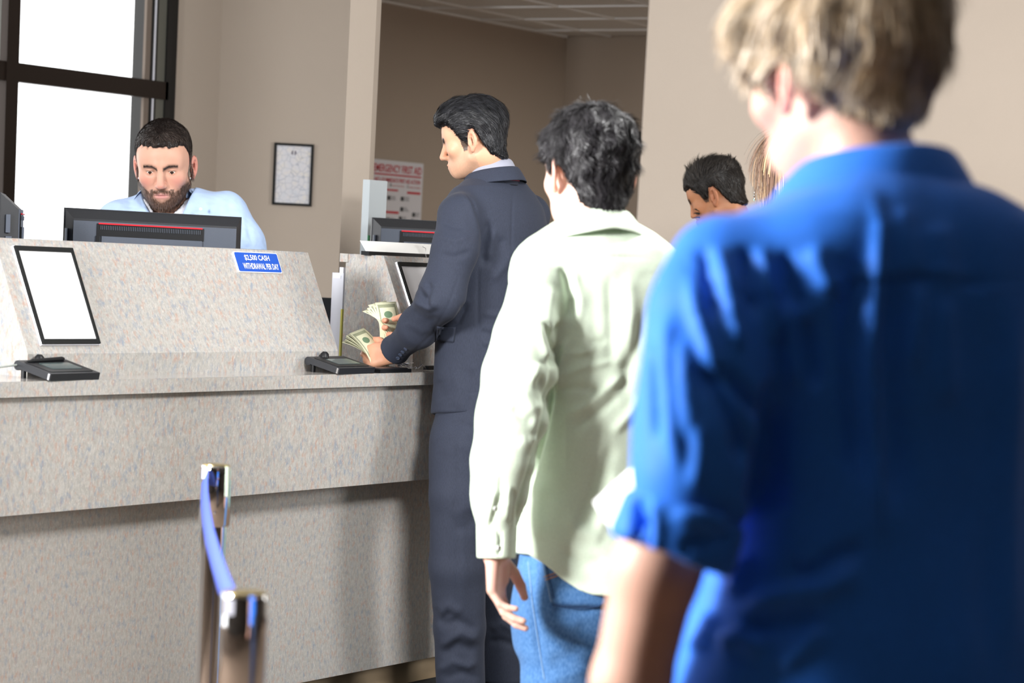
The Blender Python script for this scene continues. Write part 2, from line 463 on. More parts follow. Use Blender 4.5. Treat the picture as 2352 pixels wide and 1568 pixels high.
def pbar(u0, u1, v0, v1, mat): box('print_bar', (pp(u0, 0)[0], YB - .0135, pp(0, v1)[2]), (pp(u1, 0)[0], YB - .012, pp(0, v0)[2]), mat, po)
pbar(.05, .96, .142, .158, M['ink_red'])
for u_, l_, w_ in ((.20, 'Open the Airway', 'A'), (.52, 'Restore Breathing', 'B'), (.85, 'Restore Circulation', 'C')):
    text_mesh('lettering', l_, M['ink_red'], po, pp(u_, .262), RP, px_w * .22, ph * .02)
    text_mesh('lettering', w_, M['ink_dark'], po, pp(u_ - .145, .257), RP, px_w * .025, ph * .032, bold=.03)
pbar(.04, .52, .30, .318, M['ink_red']); pbar(.70, .96, .31, .335, M['ink_red'])
pbar(.28, .55, .53, .555, M['ink_red']); pbar(.55, .95, .655, .675, M['ink_red'])
rr = random.Random(5)
for u, v in ((.36, .39), (.62, .39), (.62, .50), (.36, .62), (.60, .60), (.86, .55), (.84, .62), (.36, .72), (.62, .74), (.86, .74), (.36, .85), (.64, .86)):
    pbar(u - .04, u + .02, v - .02, v + .025, M['ink_dark'])
    for k in range(3):
        pbar(u + .035, u + .035 + .08 * rr.uniform(.6, 1.2), v - .018 + k * .016, v - .011 + k * .016, M['ink_grey'])

# ------------------------------------------------------------------ teller counter
YC, ZC = 4.2, .995
CX0, CX1 = 2.2, 7.42
co = empty('teller_counter', ((CX0 + CX1) / 2, 4.5, 0), 'long speckled stone-look teller counter with stepped front panels', 'counter')
box('apron_panel', (CX0, YC + .02, .666), (CX1, YC + .055, .957), M['lam'], co, bevel=.0015)
box('base_panel', (CX0, YC + .1, .085), (CX1, YC + .14, .70), M['lam'], co, bevel=.0015)
box('toe_kick', (CX0, YC + .16, 0), (CX1, YC + .18, .085), M['tan_base'], co)
box('back_carcass', (CX0, YC + .18, 0), (CX1, YC + .385, .95), M['pale'], co)
box('apron_return', (CX0, YC + .055, .666), (CX1, YC + .14, .685), M['lam'], co)
ct = box('countertop', (CX0 - .02, YC, .957), (CX1 + .02, YC + .395, ZC), M['lam_top'], bevel=.002)
tag(ct, 'polished speckled worktop slab running along the teller counter', 'countertop')
box('front_edge', (CX0 - .02, YC - .0015, .957), (CX1 + .02, YC + .003, ZC - .0015), M['lam'], ct)
YR, ZR, YT, ZT, YK = 4.318, 1.053, 4.445, 1.335, 4.589
def hutch(x0, x1, label):
    h = empty('teller_hutch', ((x0 + x1) / 2, (YR + YK) / 2, ZC), label, 'hutch', 'sloped hutches on the teller counter')
    th = .018
    def seg(name, a, b_, inner):
        n = np.array([0, -(b_[1] - a[1]), (b_[0] - a[0])]); n = n / np.linalg.norm(n) * inner
        bm = bmesh.new()
        add_prism(bm, [(x0 + th, a[0], a[1]), (x0 + th, b_[0], b_[1]), (x0 + th, b_[0] + n[1], b_[1] + n[2]), (x0 + th, a[0] + n[1], a[1] + n[2])], (x1 - x0 - 2 * th, 0, 0))
        bm_obj(name, bm, M['lam'], h)
    bm = bmesh.new(); add_prism(bm, [(x0 + th, YR, ZC), (x0 + th, YR, ZR), (x0 + th, YR + .012, ZR), (x0 + th, YR + .012, ZC)], (x1 - x0 - 2 * th, 0, 0)); bm_obj('riser', bm, M['lam'], h)
    s = np.array([YT - YR, ZT - ZR]); nn = np.array([s[1], -s[0]]) / np.linalg.norm(s) * th
    bm = bmesh.new(); add_prism(bm, [(x0 + th, YR, ZR), (x0 + th, YT, ZT), (x0 + th, YT + nn[0], ZT + nn[1] - .0), (x0 + th, YR + nn[0], ZR + nn[1])], (x1 - x0 - 2 * th, 0, 0)); bm_obj('sloped_front', bm, M['lam'], h)
    for xs in (x0, x1 - th):
        bm = bmesh.new(); add_prism(bm, [(xs, YR, ZC), (xs, YR, ZR), (xs, YT, ZT), (xs, YK, ZT), (xs, YK, ZC)], (th, 0, 0)); bm_obj('side_panel', bm, M['lam'], h, bevel=.001)
    bm = bmesh.new(); add_box(bm, ((x0 + x1) / 2, (YT + YK) / 2 + .006, ZT - .008), (x1 - x0 - 2 * th - .001, YK - YT + .012, .018)); bm_obj('top_cap', bm, M['lam'], h, bevel=.001)
    bm = bmesh.new(); add_box(bm, (x0 + .008, YK + .004, ZT - .012), (.03, .03, .026)); bm_obj('cap_corner', bm, M['lam'], h, bevel=.001)
    bm = bmesh.new(); add_box(bm, ((x0 + x1) / 2, YK - .006, (ZC + ZT) / 2), (x1 - x0 - 2 * th, .008, ZT - ZC - .02)); bm_obj('back_panel', bm, M['lam'], h)
    return h
HX0, HX1 = 4.455, 5.735
HX2 = 6.115
hutch(HX0, HX1, 'sloped speckled hutch in front of the bearded teller, blue sign on it')
hutch(HX2, HX2 + 1.28, 'sloped speckled hutch behind the man in the suit')

# slope frame: u along X, v up the slope, n out of it
SV = np.array([0, YT - YR, ZT - ZR]); SV /= np.linalg.norm(SV)
RS = np.stack([np.array([1., 0, 0]), SV, np.cross([1., 0, 0], SV)], axis=1)
def on_slope(px, py):
    r = ray(px, py); p0 = np.array([0, YR, ZR]); n = RS[:, 2]
    return ORI + r * (((p0 - ORI) @ n) / (r @ n))

def sign_holder(c, label):
    w, h = .210, .264
    base = c - SV * h / 2
    o = empty('sign_holder', base, label, 'sign holder', 'framed blank signs on the hutches')
    bm = bmesh.new(); add_box(bm, c + RS @ np.array([0, 0, .003]), (w + .004, h + .004, .006), RS); bm_obj('acrylic_back', bm, M['clear'], o)
    t = .0125
    for (ox, oy, sx, sy) in ((0, h / 2 - t / 2, w, t), (0, -h / 2 + t / 2, w, t), (-w / 2 + t / 2 - .002, 0, t - .004, h - 2 * t), (w / 2 - t / 2 + .002, 0, t - .004, h - 2 * t)):
        bm = bmesh.new(); add_box(bm, c + RS @ np.array([ox, oy, .0085]), (sx, sy, .007), RS); bm_obj('frame_bar', bm, M['frame_black'], o, bevel=.0015)
    bm = bmesh.new(); add_box(bm, c + RS @ np.array([0, 0, .007]), (w - 2 * t + .008, h - 2 * t + .001, .002), RS); bm_obj('paper', bm, M['white'], o)
    bm = bmesh.new(); add_tube(bm, [c + RS @ np.array([-w / 2 - .002, h / 2, .006]), c + RS @ np.array([-w / 2 - .002, -h / 2, .006])], .0014, 8); bm_obj('chrome_edge', bm, M['steel'], o)
    return o
fcs = [on_slope(*p_) for p_ in ((25, 568), (157, 573), (227, 791), (96, 792))]
c1 = sum(fcs) / 4
sign_holder(c1, 'black framed blank white sign on the hutch at far left')
c2_ = c1.copy(); c2_[0] = on_slope(910, 608)[0] + .105
sign_holder(c2_, 'black framed blank white sign half hidden by the suited arm')

bl = [on_slope(*p_) for p_ in ((534, 580), (634, 584), (644, 628), (545, 623))]
bc = sum(bl) / 4
bs = empty('withdrawal_sign', bc - SV * .03, 'small blue cash withdrawal sign at the hutch top', 'sign')
def rrect(bm, c, R, w, h, r, z0, z1, seg=5):
    pts = []
    for (sx, sy, a0) in ((1, 1, 0), (-1, 1, 90), (-1, -1, 180), (1, -1, 270)):
        for k in range(seg + 1):
            a = math.radians(a0 + 90 * k / seg)
            pts.append(np.array([sx * (w / 2 - r) + r * math.cos(a), sy * (h / 2 - r) + r * math.sin(a), 0]))
    add_prism(bm, [c + R @ (p_ + np.array([0, 0, z0])) for p_ in pts], R @ np.array([0, 0, z1 - z0]))
bm = bmesh.new(); rrect(bm, bc, RS, .200, .0625, .006, .0005, .004); bm_obj('sign_border', bm, M['sign_white'], bs)
bm = bmesh.new(); rrect(bm, bc + RS @ np.array([.001, 0, 0]), RS, .192, .0575, .005, .004, .005); bm_obj('blue_face', bm, M['blue_sign'], bs)
text_mesh('lettering', '$2,500 CASH', M['sign_white'], bs, bc + RS @ np.array([.0, .0125, .0053]), RS, .112, .0185, bold=.018)
text_mesh('lettering', 'WITHDRAWAL PER DAY', M['sign_white'], bs, bc + RS @ np.array([.008, -.0125, .0053]), RS, .160, .0180, bold=.018)

# card strip on top of the second hutch
a = onY(850, 586, 4.50); b_ = onY(967, 590, 4.50)
zt_ = onY(900, 556, 4.52)[2]
cs = empty('card_holder', ((a[0] + b_[0]) / 2, 4.50, ZT), 'long white card standing in a dark rail on the far hutch', 'card holder')
box('rail', (a[0] - .02, 4.49, ZT), (a[0] + .62, 4.52, ZT + .012), M['black2'], cs, bevel=.002)
for nm, xs0, xs1, yy in (('card', a[0] - .012, b_[0] + .0, 4.503), ('card', b_[0] + .004, a[0] + .60, 4.512)):
    bm = bmesh.new(); add_prism(bm, [(xs0, yy, ZT + .008), (xs1, yy, ZT + .008), (xs1, yy + .028, zt_), (xs0, yy + .028, zt_)], (0, .002, 0)); bm_obj(nm, bm, M['card'], cs)
bm = bmesh.new(); add_tube(bm, [(b_[0] + .006, 4.50, ZT + .035), (b_[0] + .012, 4.492, ZT + .03), (b_[0] + .012, 4.488, ZT + .0), (b_[0] + .006, 4.488, ZT + .01)], .0012, 6); bm_obj('wire_clip', bm, M['steel'], cs)

# ------------------------------------------------------------------ behind the counter
dk = empty('teller_desk', (5.8, 4.80, 0), 'low dark work desk behind the hutches', 'desk')
box('desk_top', (3.0, 4.60, .72), (7.4, 5.0, .75), M['black'], dk, bevel=.003)
for xs in (3.05, 5.35, 7.3): box('desk_leg', (xs, 4.62, 0), (xs + .05, 4.96, .72), M['black'], dk)

def monitor(name, base, ang, label, depth=.046, w=.49, hgt=.335, ztop=1.4, top_in=.03, side_in=.022):
    ax = RH * math.cos(ang) + FH * math.sin(ang); ay = -RH * math.sin(ang) + FH * math.cos(ang)
    R = np.stack([ax, ay, np.array([0, 0, 1.])], axis=1)
    o = empty(name, (base[0], base[1], .75), label, 'monitor', 'flat monitors behind the hutches')
    B = np.array([base[0], base[1], 0.])
    def P(x, y, z): return B + R @ np.array([x, y, 0]) + np.array([0, 0, z])
    z1 = ztop; z0 = ztop - hgt
    bm = bmesh.new()     # bezel ring
    add_box(bm, P(0, .008, (z0 + z1) / 2), (w, .016, hgt), R); bm_obj('bezel', bm, M['black'], o, bevel=.003)
    bm = bmesh.new(); add_box(bm, P(0, .0165, (z0 + z1) / 2), (w - .04, .002, hgt - .05), R); bm_obj('screen', bm, M['screen'], o)
    bm = bmesh.new()
    f_ = [P(-w / 2 + .002, 0, z0 + .002), P(w / 2 - .002, 0, z0 + .002), P(w / 2 - .002, 0, z1 - .002), P(-w / 2 + .002, 0, z1 - .002)]
    g_ = [P(-w / 2 + side_in, -depth, z0 + .02), P(w / 2 - side_in, -depth, z0 + .02), P(w / 2 - side_in, -depth, z1 - top_in), P(-w / 2 + side_in, -depth, z1 - top_in)]
    va = [bm.verts.new(p_) for p_ in f_]; vb = [bm.verts.new(p_) for p_ in g_]
    bm.faces.new(va); bm.faces.new(vb[::-1])
    for i in range(4): bm.faces.new((va[i], va[(i + 1) % 4], vb[(i + 1) % 4], vb[i]))
    bm_obj('housing', bm, M['black'], o, bevel=.0015)
    bm = bmesh.new(); add_box(bm, P(0, -depth - .0008, (z0 + z1) / 2 - .01), (w - 2 * side_in - .002, .0025, hgt - top_in - .022), R); pn = bm_obj('back_panel', bm, M['slate'], o)
    # recessed vent with red strip and fins, bulged stand cover below it
    vw, vz = w * .60, z1 - top_in - .030
    vx = -.015
    bm = bmesh.new(); add_box(bm, P(vx, -depth - .003, vz), (vw, .004, .036), R); bm_obj('vent', bm, M['black2'], o, bevel=.0015)
    bm = bmesh.new(); add_box(bm, P(vx, -depth - .0065, vz + .0185), (vw - .01, .004, .004), R); bm_obj('red_strip', bm, M['red'], o)
    bm = bmesh.new()
    for k in range(56):
        add_box(bm, P(vx - vw / 2 + .012 + k * (vw - .024) / 55, -depth - .006, vz + .007), (.0016, .003, .012), R)
    v_ = bm_obj('vent_fins', bm, M['slate'], o); tag(v_, kind='stuff')
    bm = bmesh.new(); add_box(bm, P(vx + .005, -depth - .004, vz - .018 - .07), (vw - .02, .008, .14), R); bm_obj('stand_cover', bm, M['slate'], o, bevel=.002)
    bm = bmesh.new(); add_box(bm, P(vx - vw / 2 + .004, -depth - .0042, vz - .018 - .07), (.012, .0085, .14), R); bm_obj('cover_edge', bm, M['black2'], o)
    bm = bmesh.new(); add_box(bm, P(-w / 2 + .005, -depth * .45, z1 - .085), (.006, .012, .05), R); bm_obj('port_plate', bm, M['slate'], o, bevel=.001)
    bm = bmesh.new(); add_box(bm, P(-w / 2 + .005, -depth * .5, z1 - .125), (.008, .016, .010), R); bm_obj('port_latch', bm, M['slate'], o, bevel=.002)
    bm = bmesh.new(); add_box(bm, P(0, -depth - .02, (z0 + .75) / 2 + .06), (.08, .03, z0 - .75 + .12), R); bm_obj('stand_neck', bm, M['black2'], o, bevel=.004)
    bm = bmesh.new(); add_box(bm, P(0, -.02, .756), (.24, .19, .012), R); bm_obj('stand_foot', bm, M['black2'], o, bevel=.005)
    return o
md = 7.2
mc = atD(350, 487, md)
monitor('monitor', mc + FH * .03, math.radians(17), 'black flat monitor seen from behind, in front of the bearded teller', ztop=mc[2], w=.526)
mc3 = atD(855, 499, 8.45); ang3 = math.radians(17)
ax3 = RH * math.cos(ang3) + FH * math.sin(ang3)
monitor('monitor', mc3 + ax3 * .26 , ang3, 'black flat monitor behind the white card, in front of the poster', ztop=mc3[2], w=.52)
ml = atD(0, 441, 6.75)
angl = math.radians(100.5); axl = RH * math.cos(angl) + FH * math.sin(angl)
monitor('monitor', ml + axl * .25 + RH * .002, angl, 'black monitor seen edge-on at the left edge of the view', ztop=ml[2], w=.5, depth=.05, top_in=.045)

# pale computer tower and pale board between and behind the hutches
tw = empty('computer_tower', (6.14, 4.82, .75), 'pale grey cabinet with a yellow edge standing between the two hutches', 'cabinet')
txa = onY(789, 640, 4.66)[0]; txb = txa + .12; tyb = onX(763, 640, txa)[1]; tz = onY(789, 627, 4.66)[2]
box('body', (txa, 4.66, .75), (txb, tyb, tz), M['pale'], tw, bevel=.006)
box('top_panel', (txa - .002, 4.67, tz - .018), (txa + .002, tyb - .006, tz - .008), M['clear'], tw)
box('yellow_edge', (txa - .002, 4.658, .80), (txa + .006, 4.664, 1.16), M['yellow'], tw)
box('latch', (txa + .004, 4.665, tz), (txa + .016, 4.68, tz + .018), M['clear'], tw, bevel=.002)
ba = onY(846, 500, 5.12); bb = onY(886, 500, 5.12); bz = onY(866, 414, 5.12)[2]
bd = empty('file_board', ((ba[0] + bb[0]) / 2, 5.13, 0), 'pale grey upright board beside the pillar, below the poster', 'board')
box('panel', (ba[0], 5.12, .0), (bb[0], 5.15, bz), plain('pale_board', srgb(176, 184, 188), .5), bd, bevel=.003)
gz = onY(846, 560, 5.12)[2]
box('sticker', (ba[0] + .001, 5.117, gz - .03), (ba[0] + .05, 5.121, gz + .03), M['green'], bd)
# office chair
chp = atD(752, 735, 8.75)
oc = empty('office_chair', (chp[0], chp[1], 0), 'black office chair mostly hidden behind the hutch edge', 'chair')
bm = bmesh.new(); add_box(bm, (chp[0], chp[1], .94), (.42, .05, .46), rotz(RH)); bm_obj('backrest', bm, M['black'], oc, bevel=.02, smooth=True)
bm = bmesh.new(); add_box(bm, (chp[0] - .15, chp[1] + .18, .48), (.46, .46, .07), rotz(RH)); bm_obj('seat', bm, M['black'], oc, bevel=.025, smooth=True)
bm = bmesh.new(); add_tube(bm, [(chp[0] - .15, chp[1] + .18, .07), (chp[0] - .15, chp[1] + .18, .46)], .025, 12); bm_obj('gas_post', bm, M['black2'], oc)
bm = bmesh.new(); add_tube(bm, [(chp[0] - .10, chp[1] + .10, .47), (chp[0], chp[1] + .03, .5), (chp[0], chp[1] + .03, .85)], .018, 10); bm_obj('back_bracket', bm, M['black2'], oc)
for k in range(5):
    a_ = k * 2 * math.pi / 5
    bm = bmesh.new(); add_tube(bm, [(chp[0] - .15, chp[1] + .18, .09), (chp[0] - .15 + .28 * math.cos(a_), chp[1] + .18 + .28 * math.sin(a_), .06), (chp[0] - .15 + .28 * math.cos(a_), chp[1] + .18 + .28 * math.sin(a_), .0)], [.02, .016, .02], 8); bm_obj('base_arm', bm, M['black2'], oc)

# ------------------------------------------------------------------ signature pads
def sig_pad(x, y, yaw, label, pen=True, knob=True, cable=False):
    ax = np.array([math.cos(yaw), math.sin(yaw), 0]); R0 = rotz(ax)
    o = empty('signature_pad', (x, y, ZC), label, 'signature pad', 'signature pads on the countertop')
    t = math.radians(13)
    R = np.stack([R0[:, 0], R0[:, 1] * math.cos(t) + R0[:, 2] * math.sin(t), R0[:, 2] * math.cos(t) - R0[:, 1] * math.sin(t)], axis=1)
    C = np.array([x, y, ZC + .022])
    bm = bmesh.new(); add_box(bm, C, (.185, .115, .018), R); bm_obj('body', bm, M['black'], o, bevel=.005, smooth=True)
    bm = bmesh.new(); rrect(bm, C, R, .165, .09, .008, .0088, .0105); bm_obj('top_plate', bm, M['black2'], o)
    bm = bmesh.new(); rrect(bm, C + R @ np.array([.006, .0, 0]), R, .112, .05, .004, .0105, .0115); bm_obj('lcd_screen', bm, M['screen'], o)
    bm = bmesh.new(); add_tube(bm, [C + R @ np.array([-.085, .058, -.004]), C + R @ np.array([.085, .058, -.004])], .0125, 14); bm_obj('rear_hinge', bm, M['black'], o, smooth=True)
    for sx in (-.075, .075):
        for sy in (-.045, .045):
            q_ = C + R @ np.array([sx, sy, -.009])
            bm = bmesh.new(); add_tube(bm, [(q_[0], q_[1], ZC), (q_[0], q_[1], q_[2] + .002)], .007, 10); bm_obj('rubber_foot', bm, M['black2'], o)
    bm = bmesh.new(); add_box(bm, C + R @ np.array([-.093, -.052, .0]), (.003, .006, .016), R); bm_obj('corner_trim', bm, M['steel'], o)
    if knob:
        bm = bmesh.new(); add_tube(bm, [C + R @ np.array([-.015, .052, .006]), C + R @ np.array([-.015, .054, .018]), C + R @ np.array([-.015, .055, .024])], [.014, .012, .006], 14); bm_obj('pen_rest', bm, M['black2'], o, smooth=True)
    if pen:
        bm = bmesh.new(); add_tube(bm, [C + R @ np.array([-.082, .035, .0125]), C + R @ np.array([-.06, .037, .0135]), C + R @ np.array([.06, .045, .0145]), C + R @ np.array([.068, .0455, .0145])], [.001, .0045, .0062, .004], 10); bm_obj('stylus', bm, M['black2'], o, smooth=True)
    if cable:
        s_ = C + R @ np.array([-.09, .055, -.002])
        pts = [s_, s_ + np.array([-.05, .0, -.004]), s_ + np.array([-.10, .012, -.012]), s_ + np.array([-.15, .02, -.006]), s_ + np.array([-.22, .05, .0]), s_ + np.array([-.3, .1, -.005])]
        bm = bmesh.new(); add_tube(bm, pts, .0026, 8); bm_obj('cable', bm, M['cable'], o, smooth=True)
    return o
g1 = onZ(150, 860, ZC + .012)
sig_pad(4.495, 4.252, math.radians(3), 'black signature pad with stylus on the countertop at far left', True, True, True)
sig_pad(5.665, 4.252, math.radians(3), 'black signature pad on the countertop beside the counted cash', False, True)

# flat black wallet and key chain
wp = onZ(905, 851, ZC + .006)
wl = empty('wallet', (5.875, 4.245, ZC), 'flat black wallet on the countertop under the cuffed wrist', 'wallet')
RWl = rotz((math.cos(.05), math.sin(.05), 0))
bm = bmesh.new(); add_box(bm, (5.875, 4.245, ZC + .005), (.17, .075, .010), RWl); bm_obj('cover', bm, M['black2'], wl, bevel=.003)
bm = bmesh.new(); add_box(bm, (5.875, 4.245, ZC + .0115), (.15, .06, .003), RWl); bm_obj('inner_pocket', bm, M['black'], wl)
kc = empty('key_chain', (6.01, 4.262, ZC), 'small steel key chain lying beside the black wallet', 'keys')
RNk = random.Random(3)
prev = None
for k in range(12):
    c_ = np.array([5.965 + k * .0085, 4.262 + .004 * math.sin(k), ZC + .0165 - .001 * max(0, k - 3)])
    bm = bmesh.new()
    pts = [c_ + np.array([.0055 * math.cos(t_), .0035 * math.sin(t_) * (1 if k % 2 else .3), .0035 * math.sin(t_) * (.3 if k % 2 else 1)]) for t_ in np.linspace(0, 2 * math.pi, 9)]
    add_tube(bm, pts, .0011, 5, False); bm_obj('chain_link', bm, M['steel'], kc)
bm = bmesh.new(); add_tube(bm, [(6.065, 4.262, ZC + .006), (6.085, 4.262, ZC + .018), (6.10, 4.262, ZC + .012), (6.112, 4.262, ZC + .006)], .0022, 6); bm_obj('hook', bm, M['steel'], kc)
bm = bmesh.new(); add_box(bm, (6.135, 4.263, ZC + .008), (.05, .02, .012)); bm_obj('fob', bm, M['black2'], kc, bevel=.004)
for k in range(3):
    bm = bmesh.new(); add_box(bm, (5.98 + k * .012, 4.262 - .006 * k, ZC + .021 + .002 * k), (.04, .012, .002), rotz((1, .3 * (k - 1), 0))); bm_obj('key', bm, M['steel'], kc)

# dark mat along the toe kick
mt = onZ(950, 1566, 0)
tag(box('floor_mat', (5.2, 3.25, 0), (7.3, YC + .135, .008), M['mat'], bevel=.003), 'charcoal floor mat at the foot of the counter', 'mat')

# ------------------------------------------------------------------ queue posts
def post(px, py, ztop, label, grp='chrome queue posts'):
    r = ray(px, py); d = (ztop - CAM_H) / r[2]; p_ = ORI + r * d
    b_ = (p_[0], p_[1], 0)
    o = empty('queue_post', b_, label, 'queue post', grp)
    bm = bmesh.new(); add_lathe(bm, b_, [(.165, 0), (.165, .008), (.15, .02), (.06, .032), (.03, .036)], 48); bm_obj('base', bm, M['chrome'], o, smooth=True)
    bm = bmesh.new(); add_lathe(bm, b_, [(.0248, .03), (.0248, ztop - .118)], 40); bm_obj('pole', bm, M['chrome'], o, smooth=True)
    bm = bmesh.new(); add_lathe(bm, b_, [(.028, ztop - .122), (.0305, ztop - .118), (.0305, ztop - .006), (.029, ztop - .002)], 40); hd = bm_obj('belt_head', bm, M['chrome'], o, smooth=True)
    bm = bmesh.new(); add_lathe(bm, b_, [(.0275, ztop - .003), (.027, ztop), (.010, ztop + .002)], 40); bm_obj('top_cap', bm, M['brass'], hd, smooth=True)
    return o, np.array([p_[0], p_[1], ztop])
po1, pt1 = post(497, 1066, .922, 'chrome queue post farther from the viewer, near the counter')
po2, pt2 = post(562, 1358, .922, 'chrome queue post nearer the viewer, cut by the frame bottom')
for pt_, o_ in ((pt1, po1), (pt2, po2)):
    bm = bmesh.new(); add_box(bm, pt_ - RH * .016 - FH * .022 + np.array([0, 0, -.017]), (.016, .014, .020), rotz(RH)); bm_obj('belt_slot', bm, M['clear'], o_, bevel=.003)
bpx = [(472, 1088, 4.80), (470, 1112, 4.66), (470, 1140, 4.52), (474, 1180, 4.32), (482, 1225, 4.08), (496, 1275, 3.80), (512, 1325, 3.50), (526, 1362, 3.28), (536, 1385, 3.13)]
bw = []
for a_, b__, d_ in bpx: bw.append(atD(a_, b__, d_))
V, F = [], []
for i, p_ in enumerate(bw):
    hgt = .016
    tw_ = math.radians(22)
    up = np.array([0, 0, 1.]) * math.cos(tw_) + RH * math.sin(tw_)
    for s_, t_ in ((-1, -1), (1, -1), (1, 1), (-1, 1)):
        V.append(p_ + up * hgt * s_ + RH * .0006 * t_ - np.array([0, 0, .004]))
for i in range(len(bw) - 1):
    for k in range(4):
        F.append((4 * i + k, 4 * i + (k + 1) % 4, 4 * i + 4 + (k + 1) % 4, 4 * i + 4 + k))
F.append((0, 1, 2, 3)); n4 = 4 * (len(bw) - 1); F.append((n4, n4 + 3, n4 + 2, n4 + 1))
bo = mk('queue_belt', V, F, M['belt'], smooth=True); tag(bo, 'blue webbing belt sagging between the two chrome posts', 'belt')
# ------------------------------------------------------------------ modelling of soft forms (distance fields, camera axes in metres)
def smin(a, b, k):
    h = np.clip(.5 + .5 * (b - a) / k, 0, 1)
    return b * (1 - h) + a * h - k * h * (1 - h)
def smax(a, b, k): return -smin(-a, -b, k)
def ell(P, c, r):
    q = P - np.asarray(c, np.float32); r = np.asarray(r, np.float32)
    k0 = np.sqrt(((q / r) ** 2).sum(1)) + 1e-9
    k1 = np.sqrt(((q / (r * r)) ** 2).sum(1)) + 1e-9
    return k0 * (k0 - 1) / k1
def cone(P, a, b, ra, rb):
    a = np.asarray(a, np.float32); b = np.asarray(b, np.float32)
    ab = b - a; q = P - a
    t = np.clip(q @ ab / max(float(ab @ ab), 1e-9), 0, 1)
    dv = q - t[:, None] * ab
    return np.sqrt((dv * dv).sum(1)) - (ra + (rb - ra) * t)
def chain(P, pts, rad, k=.015):
    d = None
    for i in range(len(pts) - 1):
        c = cone(P, pts[i], pts[i + 1], rad[i], rad[i + 1])
        d = c if d is None else smin(d, c, k)
    return d
def loft(P, ys, cx, cz, a, b, th, n=2.2, cap=.02):
    """stack of turned super-ellipses along the camera's down axis"""
    y = P[:, 1]
    x0 = np.interp(y, ys, cx); z0 = np.interp(y, ys, cz)
    A = np.interp(y, ys, a); B = np.interp(y, ys, b); T = np.interp(y, ys, th)
    ct, st = np.cos(T), np.sin(T)
    dx, dz = P[:, 0] - x0, P[:, 2] - z0
    u = np.abs(dx * ct + dz * st) / A + 1e-6
    v = np.abs(-dx * st + dz * ct) / B + 1e-6
    q = (u ** n + v ** n) ** (1 / n)
    g = q ** (1 - n) * np.sqrt((u ** (n - 1) / A) ** 2 + (v ** (n - 1) / B) ** 2) + 1e-6
    d = np.maximum((q - 1) / g, -np.minimum(A, B))
    return smax(d, np.maximum(ys[0] - y, y - ys[-1]), cap)
def secs(rows, dref, yref, th, scale_d=True):
    """rows (py, px centre, half width, half depth[, turn deg]) -> dense smooth loft arrays; depth follows the world vertical"""
    rows = np.array([list(r) + [math.degrees(th)] * (5 - len(r)) for r in rows], float)
    dd = dref + (.1015 / .9935) * (rows[:, 0] - yref) / FPX * dref
    ys = (rows[:, 0] - PPY) / FPX * dd
    cx = (rows[:, 1] - PPX) / FPX * dd
    arr = np.stack([cx, dd, rows[:, 2], rows[:, 3], np.radians(rows[:, 4])], 1)
    yy = np.linspace(ys[0], ys[-1], 60)
    # monotone-ish cubic resampling
    m = np.gradient(arr, ys, axis=0)
    i = np.clip(np.searchsorted(ys, yy) - 1, 0, len(ys) - 2)
    h = (ys[i + 1] - ys[i]); t = ((yy - ys[i]) / h)[:, None]
    h = h[:, None]
    out = (2 * t ** 3 - 3 * t ** 2 + 1) * arr[i] + (t ** 3 - 2 * t ** 2 + t) * h * m[i] * .7 + (-2 * t ** 3 + 3 * t ** 2) * arr[i + 1] + (t ** 3 - t ** 2) * h * m[i + 1] * .7
    return [yy] + [out[:, j] for j in range(5)]

def _hash(i, j, k, s):
    n = (i * 374761393 + j * 668265263 + k * 2147483647 + s * 1274126177) & 0x7fffffff
    n = (n ^ (n >> 13)) * 1274126177 & 0x7fffffff
    return ((n ^ (n >> 16)) & 0xffff) / 65535.0
def vnoise(P, sc, seed=0):
    Q = np.asarray(P, np.float64) * sc; I = np.floor(Q).astype(np.int64); F = Q - I; F = F * F * (3 - 2 * F)
    out = 0
    for dx in (0, 1):
        wx = F[:, 0] if dx else 1 - F[:, 0]
        for dy in (0, 1):
            wy = F[:, 1] if dy else 1 - F[:, 1]
            for dz in (0, 1):
                wz = F[:, 2] if dz else 1 - F[:, 2]
                out = out + wx * wy * wz * _hash(I[:, 0] + dx, I[:, 1] + dy, I[:, 2] + dz, seed)
    return out * 2 - 1

